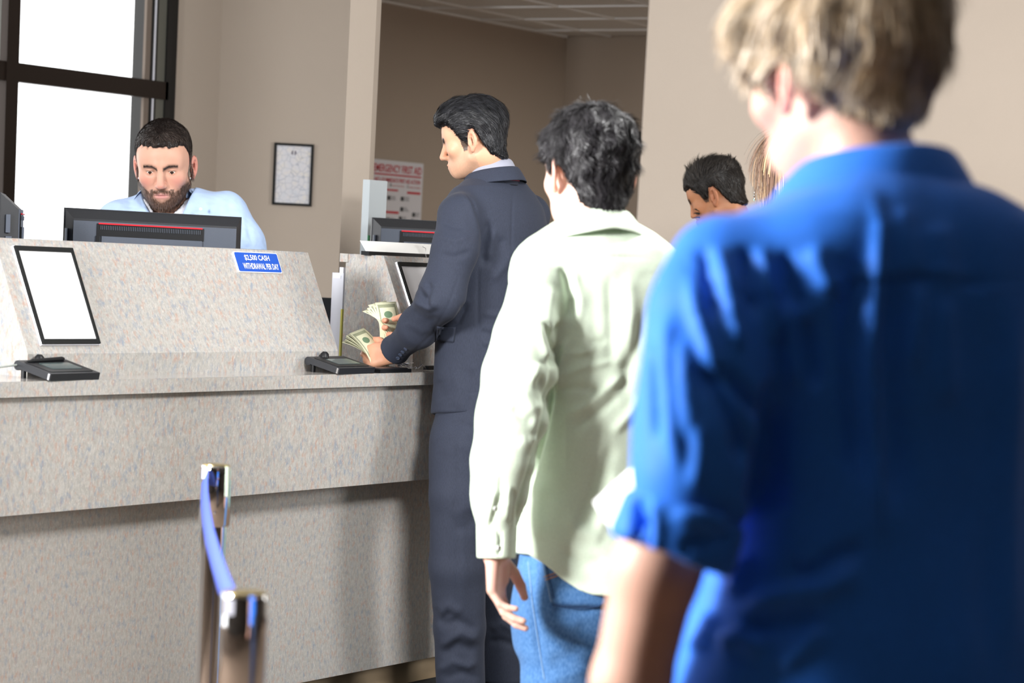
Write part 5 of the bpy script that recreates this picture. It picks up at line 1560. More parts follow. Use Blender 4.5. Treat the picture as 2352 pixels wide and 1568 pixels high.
# ------------------------------------------------------------------ man in the pale green shirt
def hitter(V, F):
    from mathutils.bvhtree import BVHTree
    tree = BVHTree.FromPolygons([tuple(v) for v in c2w(V)], [tuple(f) for f in F])
    def hit(px, py):
        r = ray(px, py); h_ = tree.ray_cast(Vector(tuple(ORI)), Vector(tuple(r)).normalized())
        if h_[0] is None: return None, None
        n_ = np.array(h_[1]); n_ = n_ if n_ @ r < 0 else -n_
        return np.array(h_[0]), n_
    return hit
def surf_patch(hit, name, quad, nu, nv, off, mat, par, thick=.002):
    """thin cloth piece laid on a surface"""
    V2, F2 = [], []; q = [np.array(x, float) for x in quad]; last = None
    for j in range(nv + 1):
        for i in range(nu + 1):
            u, v = i / nu, j / nv
            p2 = (q[0] * (1 - u) + q[1] * u) * (1 - v) + (q[3] * (1 - u) + q[2] * u) * v
            h_, n_ = hit(*p2)
            if h_ is None: h_, n_ = last
            last = (h_, n_); V2.append(h_ + n_ * off)
    for j in range(nv):
        for i in range(nu): F2.append((j * (nu + 1) + i, j * (nu + 1) + i + 1, (j + 1) * (nu + 1) + i + 1, (j + 1) * (nu + 1) + i))
    ob = mk(name, V2, F2, mat, par, smooth=True)
    md = ob.modifiers.new('thickness', 'SOLIDIFY'); md.thickness = thick; md.offset = 0
    return ob
def surf_line(hit, name, pts, r, mat, par, off=.0):
    ps = []
    for i in range(len(pts) - 1):
        a, b_ = np.array(pts[i], float), np.array(pts[i + 1], float); n = max(2, int(np.linalg.norm(b_ - a) / 6))
        for k_ in range(n):
            h_, n_ = hit(*(a + (b_ - a) * k_ / n))
            if h_ is not None: ps.append(h_ + n_ * off)
    if len(ps) < 2: return None
    bm = bmesh.new(); add_tube(bm, ps, r, 5); return bm_obj(name, bm, mat, par, smooth=True)

def build_green():
    D = 4.9
    hc = c3(1352, 408, 4.94); A = head_axes(26, 6); s = 1.015
    root = foot_root((1330, 2150), 5.05, 'person with dark curly hair in a pale green shirt and jeans, seen from behind')
    nb = c3(1366, 508, 4.93)
    ho = dict(HEAD0); ho.update(eye_open=0, fat=.002)
    hm = hairline([(-.2, -.084), (-.08, -.082), (-.062, -.072), (-.048, -.030), (-.036, .000), (-.024, .024), (-.004, .024), (.006, .0), (.016, -.008), (.026, .02), (.05, .05), (.08, .062), (.2, .065)])
    lsh, lel, lwr = c3(1225, 665, 4.83), c3(1180, 960, 4.80), c3(1138, 1270, 4.78)
    rsh, rel, rwr = c3(1535, 655, 5.02), c3(1570, 960, 5.02), c3(1560, 1250, 4.95)
    Rl = np.stack([np.array([.30, 0, .95]), np.array([.02, 1., .05]), np.array([.95, .02, -.30])], 1)
    lh, l0, l1, _ = hand_fn(lwr, Rl, [(18, 24, 16), (24, 28, 18), (30, 30, 18), (34, 32, 20)], [(.75, .6, .35), (.35, .9, .35), (.1, 1., .3)], s=.88)
    Rr = np.stack([np.array([-.2, 0, .97]), np.array([0., 1., 0]), np.array([-.97, 0, -.2])], 1)
    rh, r0, r1, _ = hand_fn(rwr, Rr, [(20, 25, 15)] * 4, [(.7, .6, .4), (.3, .9, .3), (.1, 1., .2)], s=.9)
    sp1, sp2 = c3(1375, 700, 4.95), c3(1390, 1200, 5.0)
    def skin(P):
        d = near(P, hc, .20, lambda p: head_sdf(((p - hc.astype(np.float32)) @ A.astype(np.float32)) / s, ho) * s)
        d = smin(d, cone(P, hc + A @ np.array([0, -.045, -.028]) * s, nb, .052, .055), .03)
        d = smin(d, chain(P, [nb, sp1, sp2], [.03, .06, .07]), .04)
        d = smin(d, chain(P, [nb, lsh, lel, lwr], [.03, .034, .032, .026]), .02)
        d = smin(d, chain(P, [nb, rsh, rel, rwr], [.03, .034, .032, .026]), .02)
        d = smin(d, near(P, (l0 + l1) / 2, .2, lh), .010)
        return smin(d, near(P, (r0 + r1) / 2, .2, rh), .010)
    lo, hi = bounds(hc + .17, hc - .17, lsh, lel, l0, l1, rsh, r0, r1, sp2, pad=.06)
    so = dict(red=(.80, .36, .28), scalp=(.10, .07, .06), mask=hm)
    def colf(V):
        C = skin_cols(V, hc, A, s, srgb(240, 200, 182), so)
        w = (np.linalg.norm(V - (l0 + l1) / 2, axis=1) < .13)[:, None] * np.clip(.4 + .4 * vnoise(V, 50, 3)[:, None], 0, 1); return C * (1 - w) + np.array(srgb(226, 160, 146)[:3]) * w
    body_mesh(root, skin, lo, hi, .0034, colf)
    def thick(Q):
        low = np.clip((-.02 - Q[:, 1]) / .04, 0, 1); top = np.clip((Q[:, 1] - .04) / .06, 0, 1)
        t = .014 + .003 * top - .009 * low
        return np.where((Q[:, 2] > -.03) & (Q[:, 1] < .03), np.minimum(t, .012), t)
    def flow(Q):
        cx = Q - np.array([.004, .135, -.03]); cx[:, 1] *= .35
        f = cx / (np.linalg.norm(cx, axis=1, keepdims=True) + 1e-6) + np.array([0, -.9, 0])[None] * np.clip((.10 - Q[:, 1]) / .06, 0, 1)[:, None]
        return f / (np.linalg.norm(f, axis=1, keepdims=True) + 1e-9)
    make_hair(root, hc, A, s, hm, thick, flow, 10000, .030, .0015, (.010, .009, .010), (.046, .043, .048), rough=.0042, steps=8, wob=.34, wobf=130, phr=1.2, edge=.05, lift=.0012, seed=15, capcol=(.012, .011, .012), out=.22, h=.0035, nsc=75, lmul=lambda Q: np.where(Q[:, 1] > .09, .75, .8))
    # ---- jeans
    jm = cloth('faded_denim', srgb(60, 108, 166), .85, .1, .6, 520, .14, 480, (1, 1, .25), col2=srgb(96, 140, 192))
    JE = secs([(1180, 1392, .165, .120), (1260, 1390, .178, .130), (1340, 1388, .184, .136), (1420, 1384, .186, .132), (1480, 1380, .175, .12)], 5.0, 1180, math.radians(18))
    ll = [c3(1296, 1400, 4.97), c3(1300, 1560, 4.98), c3(1312, 1760, 5.0), c3(1322, 2120, 5.08)]
    rl = [c3(1482, 1400, 5.06), c3(1480, 1560, 5.08), c3(1478, 1760, 5.10), c3(1470, 2120, 5.18)]
    def jeans(P):
        d = loft(P, *JE)
        d = smin(d, chain(P, ll, [.094, .092, .078, .066]), .05)
        d = smin(d, chain(P, rl, [.094, .092, .078, .066]), .05)
        return smax(d, .03 - (P @ UPC.astype(np.float32) + CAM_H), .01)
    jf = [([(1215, 1290), (1225, 1380), (1240, 1500), (1250, 1568)], 5, .0035, 'v'), ([(1205, 1290), (1213, 1400), (1228, 1510)], 6, .003, 'r'), ([(1270, 1395), (1310, 1405), (1370, 1398)], 10, .004, 'v'), ([(1240, 1390), (1280, 1430), (1340, 1440)], 14, .004, 'r'),
          ([(1340, 1480), (1300, 1510), (1260, 1520)], 16, .004, 'v'), ([(1360, 1530), (1310, 1550), (1260, 1560)], 14, .004, 'r')]
    lo, hi = bounds(*ll, *rl, c3(1390, 1180, 5.0) - .2, c3(1390, 1180, 5.0) + .2, pad=.11); 
    je, V, F = garment(root, 'jeans', jeans, lo, hi, .0058, jm, jf, [(22, .003, (1, .5, 1), 9)])
    hit = hitter(V, F)
    st = plain('orange_stitching', srgb(196, 140, 84), .8); sd_ = plain('indigo_seam', srgb(38, 66, 108), .9); sl_ = plain('pale_seam', srgb(150, 184, 218), .9)
    pk = surf_patch(hit, 'back_pocket', [(1249, 1288), (1400, 1300), (1392, 1394), (1269, 1388)], 14, 10, .003, jm, je, .003)
    for pts, mt_ in (([(1249, 1290), (1269, 1388)], sl_), ([(1269, 1388), (1320, 1393), (1370, 1392), (1392, 1380)], sd_), ([(1256, 1295), (1275, 1380)], sd_), ([(1252, 1326), (1290, 1312)], st), ([(1254, 1333), (1292, 1319)], st)):
        surf_line(hit, 'seam_stitch', pts, .0011, mt_, pk, .0055)
    surf_line(hit, 'side_seam', [(1214, 1290), (1222, 1380), (1236, 1470), (1252, 1566)], .0009, sl_, je, .001)
    # ---- shirt
    sm = cloth('mint_cotton', srgb(218, 233, 212), .82, .08, .3, 900, .03, 300)
    TT = secs([(506, 1366, .074, .072), (524, 1368, .102, .080), (548, 1370, .142, .094), (580, 1373, .172, .108), (630, 1378, .190, .120), (720, 1386, .188, .128), (860, 1394, .178, .128), (1000, 1395, .174, .126), (1120, 1392, .178, .130), (1250, 1388, .194, .142), (1400, 1386, .200, .150)], 4.93, 506, math.radians(18))
    la = [c3(1236, 655, 4.84), c3(1208, 770, 4.80), c3(1191, 860, 4.79), c3(1177, 960, 4.78), c3(1157, 1060, 4.77), c3(1147, 1140, 4.77), c3(1142, 1215, 4.77)]
    ra = [c3(1530, 650, 5.02), c3(1562, 800, 5.02), c3(1575, 960, 5.02), c3(1572, 1100, 4.98), c3(1562, 1230, 4.95)]
    cd = np.array([-.05, 1., 0]); cd /= np.linalg.norm(cd)
    hx = (np.array([1100, 1180, 1215, 1250, 1290, 1330, 1360, 1390, 1440, 1500, 1560, 1620]) - PPX) / FPX * 4.9
    hy = (np.array([1262, 1267, 1272, 1296, 1330, 1356, 1366, 1369, 1368, 1345, 1300, 1270]) - PPY) / FPX * 4.9
    def shirt(P):
        d = loft(P, *TT, cap=.006)
        d = smax(d, P[:, 1] - np.interp(P[:, 0] / P[:, 2] * 4.9, hx, hy) * P[:, 2] / 4.9, .004)
        a = chain(P, la, [.058, .059, .065, .066, .058, .050, .040], .03)
        d = smin(d, a, .022)
        b_ = chain(P, ra, [.062, .062, .062, .055, .042], .03)
        d = smin(d, b_, .022)
        return smax(d, -cone(P, nb - UPC * .05, nb + UPC * .12, .060, .060), .008)
    sf = [([(1290, 605), (1303, 640), (1312, 690), (1306, 740)], 9, .012, 'v'), ([(1312, 610), (1330, 690), (1325, 760)], 12, .007, 'r'), ([(1270, 650), (1262, 720), (1255, 780)], 14, .006, 'r'), ([(1245, 735), (1264, 770), (1272, 805), (1268, 850)], 9, .014, 'v'), ([(1285, 735), (1280, 780), (1274, 820)], 8, .010, 'v'), ([(1232, 740), (1250, 790), (1262, 830)], 12, .009, 'r'), ([(1300, 770), (1290, 830), (1275, 900)], 13, .009, 'r'),
          ([(1270, 810), (1266, 880), (1258, 940), (1245, 1000), (1222, 1080), (1198, 1160), (1187, 1262)], 7, .014, 'v'),
          ([(1240, 830), (1225, 870), (1240, 880)], 12, .006, 'r'), ([(1230, 860), (1250, 900), (1258, 930)], 11, .007, 'v'), ([(1175, 930), (1200, 960), (1230, 970)], 14, .005, 'v'), ([(1195, 900), (1225, 935), (1250, 935)], 12, .005, 'r'), ([(1190, 1010), (1215, 1020), (1232, 1000)], 12, .005, 'r'),
          ([(1400, 620), (1405, 740), (1402, 860)], 14, .004, 'v'), ([(1440, 615), (1452, 720), (1448, 840)], 16, .005, 'r'), ([(1480, 700), (1462, 790), (1440, 850), (1425, 930)], 16, .006, 'v'), ([(1340, 640), (1345, 740), (1340, 820)], 16, .004, 'r'),
          ([(1290, 808), (1330, 812), (1370, 800)], 7, .004, 'r'), ([(1330, 770), (1360, 785), (1400, 782)], 8, .003, 'v'), ([(1280, 870), (1330, 845), (1400, 830), (1440, 835)], 8, .004, 'r'), ([(1275, 895), (1330, 890), (1390, 905)], 9, .004, 'v'), ([(1290, 960), (1350, 930), (1410, 880), (1450, 850)], 10, .005, 'r'), ([(1310, 990), (1370, 950), (1430, 900)], 9, .004, 'v'), ([(1400, 1000), (1440, 960), (1480, 900)], 12, .005, 'r'),
          ([(1320, 1230), (1350, 1180), (1380, 1100), (1410, 1000)], 14, .005, 'v'), ([(1240, 1090), (1235, 1180), (1240, 1250)], 16, .004, 'r'), ([(1210, 1150), (1208, 1220), (1212, 1262)], 5, .003, 'v'), ([(1300, 1180), (1330, 1220), (1390, 1240)], 16, .004, 'r'), ([(1280, 1260), (1340, 1290), (1400, 1290)], 14, .004, 'v'), ([(1395, 1060), (1375, 1150), (1345, 1220)], 14, .005, 'v'), ([(1420, 1080), (1400, 1160), (1370, 1230)], 16, .005, 'r'),
          ([(1152, 1080), (1150, 1130), (1135, 1180), (1122, 1225)], 5, .006, 'v'), ([(1138, 1120), (1126, 1170), (1118, 1215)], 9, .006, 'r'), ([(1168, 1110), (1170, 1160), (1168, 1200)], 9, .005, 'r'), ([(1105, 1130), (1100, 1180), (1104, 1210)], 7, .006, 'v'), ([(1185, 1120), (1175, 1180), (1178, 1205)], 8, .005, 'v'),
          ([(1210, 570), (1240, 610), (1300, 600), (1400, 590), (1500, 592)], 3, .0018, 'v'), ([(1188, 640), (1215, 648), (1262, 618)], 4, .002, 'v'), ([(1302, 900), (1300, 1000), (1300, 1100)], 4, .0015, 'r')]
    lo, hi = bounds(*la, *ra, c3(1366, 494, 4.9), c3(1390, 1400, 5.0), c3(1380, 800, 4.93) - .22, c3(1380, 800, 4.93) + .22, pad=.08); lo[1] = c3(0, 488, 4.85)[1]
    sh, V, F = garment(root, 'shirt', shirt, lo, hi, .0042, sm, sf, [(16, .003, (1, .5, 1), 12), (45, .0008, (1, 1, 1), 13)])
    # cuff and its buttons
    c0_, c1_ = c3(1141, 1205, 4.77), c3(1140, 1282, 4.77); ax = c1_ - c0_; axn = ax / np.linalg.norm(ax)
    def cuff(P):
        d = cone(P, c0_ - axn * .03, c1_ + axn * .03, .041, .0375)
        d = smax(d, np.abs((P - (c0_ + c1_) / 2) @ axn.astype(np.float32)) - np.linalg.norm(ax) / 2, .004)
        d2 = cone(P, c0_ - axn * .03, c1_ + axn * .03, .033, .0315)
        return smax(d, -smax(d2, -((P - c1_) @ axn.astype(np.float32)) - .03, .002), .002)
    lo, hi = bounds(c0_, c1_, pad=.055)
    cf, Vc, Fc = garment(sh, 'cuff', cuff, lo, hi, .0028, sm, [([(1146, 1205), (1150, 1240), (1146, 1280)], 4, .004, 'v'), ([(1130, 1210), (1134, 1250), (1130, 1280)], 8, .002, 'r')], lap=1)
    hc_ = hitter(Vc, Fc); bmat = plain('white_button', srgb(236, 238, 236), .3)
    for (bx, by) in ((1122, 1254), (1145, 1258)):
        p_, n_ = hc_(bx, by)
        if p_ is not None:
            bm = bmesh.new(); add_lathe(bm, (0, 0, 0), [(.0052, 0), (.0052, .002), (.004, .0026), (.003, .0018)], 16)
            bmesh.ops.transform(bm, verts=bm.verts, matrix=Matrix.Translation(Vector(tuple(p_))) @ Vector(tuple(n_)).to_track_quat('Z', 'Y').to_matrix().to_4x4()); bm_obj('cuff_button', bm, bmat, cf, smooth=True)
    hs = hitter(V, F); p_, n_ = hs(1137, 1167)
    bm = bmesh.new(); add_lathe(bm, (0, 0, 0), [(.0045, 0), (.0045, .002), (.0035, .0026), (.0025, .0018)], 16)
    bmesh.ops.transform(bm, verts=bm.verts, matrix=Matrix.Translation(Vector(tuple(p_))) @ Vector(tuple(n_)).to_track_quat('Z', 'Y').to_matrix().to_4x4()); bm_obj('placket_button', bm, bmat, sh, smooth=True)
    # collar, open at the front
    Fw = np.array([-math.sin(math.radians(26)), 0, math.cos(math.radians(26))]); Fw -= UPC * (Fw @ UPC); Fw /= np.linalg.norm(Fw); L = np.cross(UPC, Fw)
    Uc = UPC * .97 - Fw * -.18; Uc /= np.linalg.norm(Uc)
    nc = c3(1366, 526, 4.92)
    def pr(p):
        a = abs(p) / 140; hb = .046 - .052 * a ** 1.6
        return [(-.002, -.03), (.002, hb - .006), (.005, hb), (.010, hb - .003), (.018 + .022 * a, hb - .026), (.026 + .045 * a, hb - .044 - .02 * a)]
    collar(root, 'shirt_collar', sm, nc, L, Uc, Fw, .066, .068, pr, list(range(-140, 141, 10)), .0035)
    for l in (ll, rl):
        p = c2w(l[-1]); p[2] = 0; shoe(root, p + FH * .2 - RH * .05, p - FH * .07, plain('brown_leather', srgb(70, 52, 40), .5))
build_green()
# ------------------------------------------------------------------ fair-haired man in the blue shirt, nearest the viewer
def build_blond():
    D = 2.45
    hc = c3(1926, 204, 2.51); A = head_axes(33, 10); s = .97
    root = foot_root((2000, 2900), 2.62, 'fair-haired person in a bright blue shirt with rolled sleeves, closest to the viewer')
    nb = c3(2004, 412, 2.48)
    ho = dict(HEAD0); ho.update(eye_open=0, fat=-.013, jaw=.038, chin=-.076, chinz=.066, lips=.8)
    hm = hairline([(-.2, -.060), (-.08, -.060), (-.058, -.052), (-.046, -.036), (-.036, -.004), (-.024, .014), (-.004, .014), (.006, .0), (.018, -.022), (.032, -.006), (.05, .03), (.08, .045), (.2, .05)])
    lsh, lel, lwr = c3(1670, 640, 2.38), c3(1580, 1130, 2.34), c3(1432, 1800, 2.40)
    rsh, rel, rwr = c3(2345, 620, 2.58), c3(2360, 1165, 2.72), c3(1770, 1120, 2.78)
    fd = lwr - lel; fd /= np.linalg.norm(fd)
    Rl = frame_axes(np.cross(fd, [0, 0, 1.]), fd); Rl = np.stack([np.array([0, 0, 1.]) - fd * fd[2], fd, np.cross(fd, np.array([0, 0, 1.])) * -1], 1)
    lh, l0, l1, _ = hand_fn(lwr, Rl, [(25, 30, 20)] * 4, [(.7, .6, .4), (.3, .9, .3), (.1, 1., .2)])
    Rr = np.stack([np.array([0, -1., .1]), np.array([-1., 0, 0]), np.array([0, .1, 1.])], 1)
    rh, r0, r1, _ = hand_fn(rwr, Rr, [(35, 45, 25)] * 4, [(.7, .6, .4), (.3, .9, .3), (.1, 1., .2)])
    sp1, sp2 = c3(2010, 700, 2.52), c3(2010, 1500, 2.58)
    def skin(P):
        d = near(P, hc, .20, lambda p: head_sdf(((p - hc.astype(np.float32)) @ A.astype(np.float32)) / s, ho) * s)
        d = smin(d, cone(P, hc + A @ np.array([0, -.045, -.028]) * s, nb, .048, .050), .03)
        d = smin(d, chain(P, [nb, sp1, sp2], [.03, .06, .07]), .04)
        d = smin(d, chain(P, [nb, lsh, lel, c3(1507, 1310, 2.355), c3(1450, 1568, 2.38), lwr], [.03, .036, .043, .0415, .0375, .026]), .02)
        d = smin(d, chain(P, [nb, rsh, rel, rwr], [.03, .036, .038, .026]), .02)
        d = smin(d, near(P, (l0 + l1) / 2, .2, lh), .010)
        return smin(d, near(P, (r0 + r1) / 2, .2, rh), .010)
    lo, hi = bounds(hc + .17, hc - .17, lsh, lel, l0, l1, rsh, rel, r0, r1, sp2, pad=.06)
    so = dict(red=(.86, .30, .25), scalp=(.40, .28, .16), mask=hm)
    body_mesh(root, skin, lo, hi, .0042, lambda V: skin_cols(V, hc, A, s, srgb(218, 172, 152), so))
    def thick(Q):
        low = np.clip((-.03 - Q[:, 1]) / .04, 0, 1); top = np.clip((Q[:, 1] - .02) / .06, 0, 1)
        return .016 + .012 * top - .010 * low
    def flow(Q):
        cx = Q - np.array([.0, .14, -.045]); cx[:, 1] *= .3
        f = cx / (np.linalg.norm(cx, axis=1, keepdims=True) + 1e-6) * .9 + np.array([0, -1., 0])[None] * np.clip((.12 - Q[:, 1]) / .06, .15, 1)[:, None]
        f = f + np.array([0, 0, .25])[None]
        return f / (np.linalg.norm(f, axis=1, keepdims=True) + 1e-9)
    make_hair(root, hc, A, s, hm, thick, flow, 8500, .045, .0030, (.34, .235, .13), (.74, .63, .49), rough=.0060, steps=6, wob=.14, wobf=80, phr=2.0, edge=.06, lift=.0015, seed=25, capcol=(.20, .135, .07), out=.18, h=.005, var=.45, nsc=60)
    # ---- shirt
    sm = cloth('bright_blue_cotton', srgb(44, 116, 222), .62, .12, .25, 700, .04, 200)
    TT = secs([(405, 2006, .080, .076), (425, 2026, .096, .082), (452, 2044, .118, .094), (490, 2044, .150, .108), (530, 2034, .178, .118), (580, 2022, .194, .126), (680, 2014, .196, .132), (850, 2018, .186, .132), (1050, 2020, .176, .128), (1200, 2018, .180, .130), (1350, 2010, .196, .138), (1500, 2002, .214, .148), (1800, 1990, .232, .158)], 2.46, 405, math.radians(22))
    la = [c3(1668, 630, 2.39), c3(1634, 740, 2.37), c3(1618, 880, 2.355), c3(1608, 1010, 2.35), c3(1592, 1120, 2.345), c3(1570, 1195, 2.345)]
    ra = [c3(2345, 620, 2.58), c3(2385, 800, 2.60), c3(2392, 1000, 2.65), c3(2360, 1150, 2.70)]
    def shirt(P):
        d = loft(P, *TT, cap=.006)
        d = smin(d, chain(P, la, [.058, .056, .058, .060, .055, .044], .03), .022)
        d = smin(d, chain(P, ra, [.060, .057, .056, .050], .03), .022)
        d = smax(d, .80 - (P @ UPC.astype(np.float32) + CAM_H), .006)
        return smax(d, -cone(P, nb - UPC * .05, nb + UPC * .12, .058, .058), .008)
    sf = [([(2000, 420), (2020, 520), (2010, 640), (2000, 800), (2005, 960), (2012, 1120), (2015, 1280)], 16, .013, 'r'), ([(1965, 560), (1950, 700), (1955, 860), (1965, 1000), (1975, 1150)], 30, .010, 'v'), ([(2060, 600), (2050, 800), (2060, 1000), (2065, 1200)], 34, .012, 'v'),
          ([(2150, 500), (2165, 580), (2175, 680)], 34, .006, 'r'), ([(2060, 470), (2080, 560), (2100, 640)], 30, .006, 'r'), ([(2115, 640), (2105, 740), (2095, 860)], 14, .008, 'r'), ([(2165, 660), (2175, 800), (2180, 950)], 24, .006, 'r'),
          ([(2335, 640), (2330, 860), (2325, 1150), (2325, 1560)], 34, .007, 'r'), ([(2270, 650), (2265, 900), (2270, 1300), (2275, 1560)], 44, .004, 'v'),
          ([(1640, 560), (1665, 640), (1680, 740), (1700, 820)], 14, .010, 'r'), ([(1612, 560), (1632, 660), (1650, 740)], 13, .010, 'v'), ([(1745, 560), (1760, 650), (1775, 740), (1770, 800)], 14, .011, 'r'), ([(1705, 560), (1725, 660), (1738, 740)], 13, .010, 'v'), ([(1800, 570), (1822, 660), (1850, 720)], 13, .009, 'v'), ([(1860, 560), (1900, 650), (1960, 680)], 20, .009, 'r'), ([(1810, 680), (1820, 800), (1830, 900)], 16, .012, 'r'), ([(1850, 720), (1860, 820), (1870, 900)], 20, .010, 'v'),
          ([(1580, 620), (1602, 720), (1630, 820), (1690, 930), (1745, 1040)], 14, .012, 'r'), ([(1600, 820), (1660, 900), (1700, 980), (1720, 1080)], 22, .014, 'v'), ([(1640, 830), (1700, 900), (1770, 960)], 16, .012, 'v'), ([(1540, 700), (1535, 850), (1545, 980), (1560, 1100)], 16, .008, 'r'), ([(1500, 780), (1505, 900), (1515, 1020)], 11, .008, 'v'), ([(1570, 760), (1575, 900), (1590, 1020)], 16, .007, 'r'), ([(1610, 960), (1605, 1060), (1595, 1130)], 14, .007, 'r'),
          ([(1762, 1000), (1750, 1100), (1735, 1180)], 20, .010, 'v'), ([(1780, 920), (1775, 1050), (1790, 1200)], 26, .009, 'v'), ([(1760, 870), (1775, 960), (1770, 1040)], 14, .012, 'v'),
          ([(1690, 1400), (1800, 1370), (1900, 1350), (1990, 1300)], 22, .009, 'r'), ([(1700, 1440), (1800, 1430), (1900, 1420)], 24, .009, 'v'), ([(1640, 1480), (1700, 1460), (1760, 1500)], 22, .009, 'r'), ([(1790, 1300), (1860, 1320), (1940, 1270), (2000, 1250)], 20, .008, 'v'), ([(1720, 1270), (1690, 1330), (1680, 1380)], 20, .008, 'r'), ([(1780, 1540), (1850, 1480), (1900, 1440)], 20, .008, 'r'), ([(1590, 1500), (1620, 1450), (1640, 1400)], 20, .007, 'r'),
          ([(1560, 600), (1640, 650), (1720, 690), (1800, 690)], 6, .004, 'v'), ([(1850, 690), (1960, 650), (2100, 640), (2250, 650), (2340, 640)], 7, .005, 'v'), ([(1850, 672), (1960, 632), (2100, 622), (2250, 632)], 8, .003, 'r')]
    lo, hi = bounds(*la, *ra, c3(1996, 352, 2.45), c3(1996, 1800, 2.6), c3(2000, 700, 2.47) - .24, c3(2000, 700, 2.47) + .24, pad=.08); lo[1] = c3(0, 396, 2.4)[1]
    hi[1] = min(hi[1], c3(0, 2550, 2.6)[1])
    sh, V, F = garment(root, 'shirt', shirt, lo, hi, .0048, sm, sf, [(14, .005, (1, .35, 1), 21), (28, .0022, (1, .5, 1), 22)])
    # rolled cuff
    a0, a1 = c3(1578, 1160, 2.345), c3(1536, 1280, 2.345); ax = a1 - a0; ln = np.linalg.norm(ax); axn = (ax / ln)
    def cuff(P):
        t = (P - a0) @ axn.astype(np.float32)
        d = cone(P, a0 - axn * .05, a1 + axn * .05, .061, .066)
        d = smax(d, np.abs(t - ln / 2) - ln / 2, .014)
        return smax(d, -smax(cone(P, a0, a1 + axn * .1, .050, .050), (ln * .55) - t, .004), .005)
    lo, hi = bounds(a0, a1, pad=.08)
    garment(sh, 'rolled_cuff', cuff, lo, hi, .0042, sm, [([(1462, 1130), (1474, 1190), (1466, 1275)], 15, .032, 'v'), ([(1500, 1150), (1505, 1220), (1500, 1280)], 18, .006, 'r'), ([(1540, 1180), (1620, 1190), (1690, 1200)], 14, .006, 'r'), ([(1580, 1230), (1640, 1240), (1690, 1230)], 14, .006, 'v'), ([(1560, 1270), (1600, 1240), (1630, 1280)], 14, .006, 'v')], [(24, .004, (1, 1, 1), 5)])
    # collar
    Fw = np.array([-math.sin(math.radians(28)), 0, math.cos(math.radians(28))]); Fw -= UPC * (Fw @ UPC); Fw /= np.linalg.norm(Fw); L = np.cross(UPC, Fw)
    Uc = UPC * .97 + Fw * .16; Uc /= np.linalg.norm(Uc)
    nc = c3(2014, 420, 2.47)
    def pr(p):
        a = abs(p) / 140; hb = .040 - .036 * a ** 1.5 + (.006 if p < 0 else 0) * a
        return [(-.002, -.03), (.002, hb - .006), (.005, hb), (.011, hb - .003), (.017 + .016 * a, hb - .024), (.022 + .032 * a, hb - .042 - .014 * a)]
    collar(root, 'shirt_collar', sm, nc, L, Uc, Fw, .070, .072, pr, list(range(-140, 141, 10)), .0035)
    # dark trousers below the frame
    tr = cloth('dark_jeans', srgb(40, 52, 78), .85)
    PX_ = 2000
    legs = [[c3(1860, 1900, 2.62), c3(1850, 2600, 2.72), c3(1840, 3250, 2.82)], [c3(2180, 1900, 2.70), c3(2170, 2600, 2.80), c3(2150, 3250, 2.90)]]
    def tro(P):
        d = ell(P, c3(2010, 1850, 2.64), (.19, .14, .14))
        for l in legs: d = smin(d, chain(P, l, [.095, .078, .066]), .03)
        return smax(d, .03 - (P @ UPC.astype(np.float32) + CAM_H), .01)
    lo, hi = bounds(*legs[0], *legs[1], c3(2010, 1850, 2.64) - .2, c3(2010, 1850, 2.64) + .2, pad=.11)
    garment(root, 'trousers', tro, lo, hi, .014, tr, lap=0)
    for l in legs:
        p = c2w(l[-1]); p[2] = 0; shoe(root, p + FH * .2 - RH * .08, p - FH * .07, M['shoe'])
build_blond()
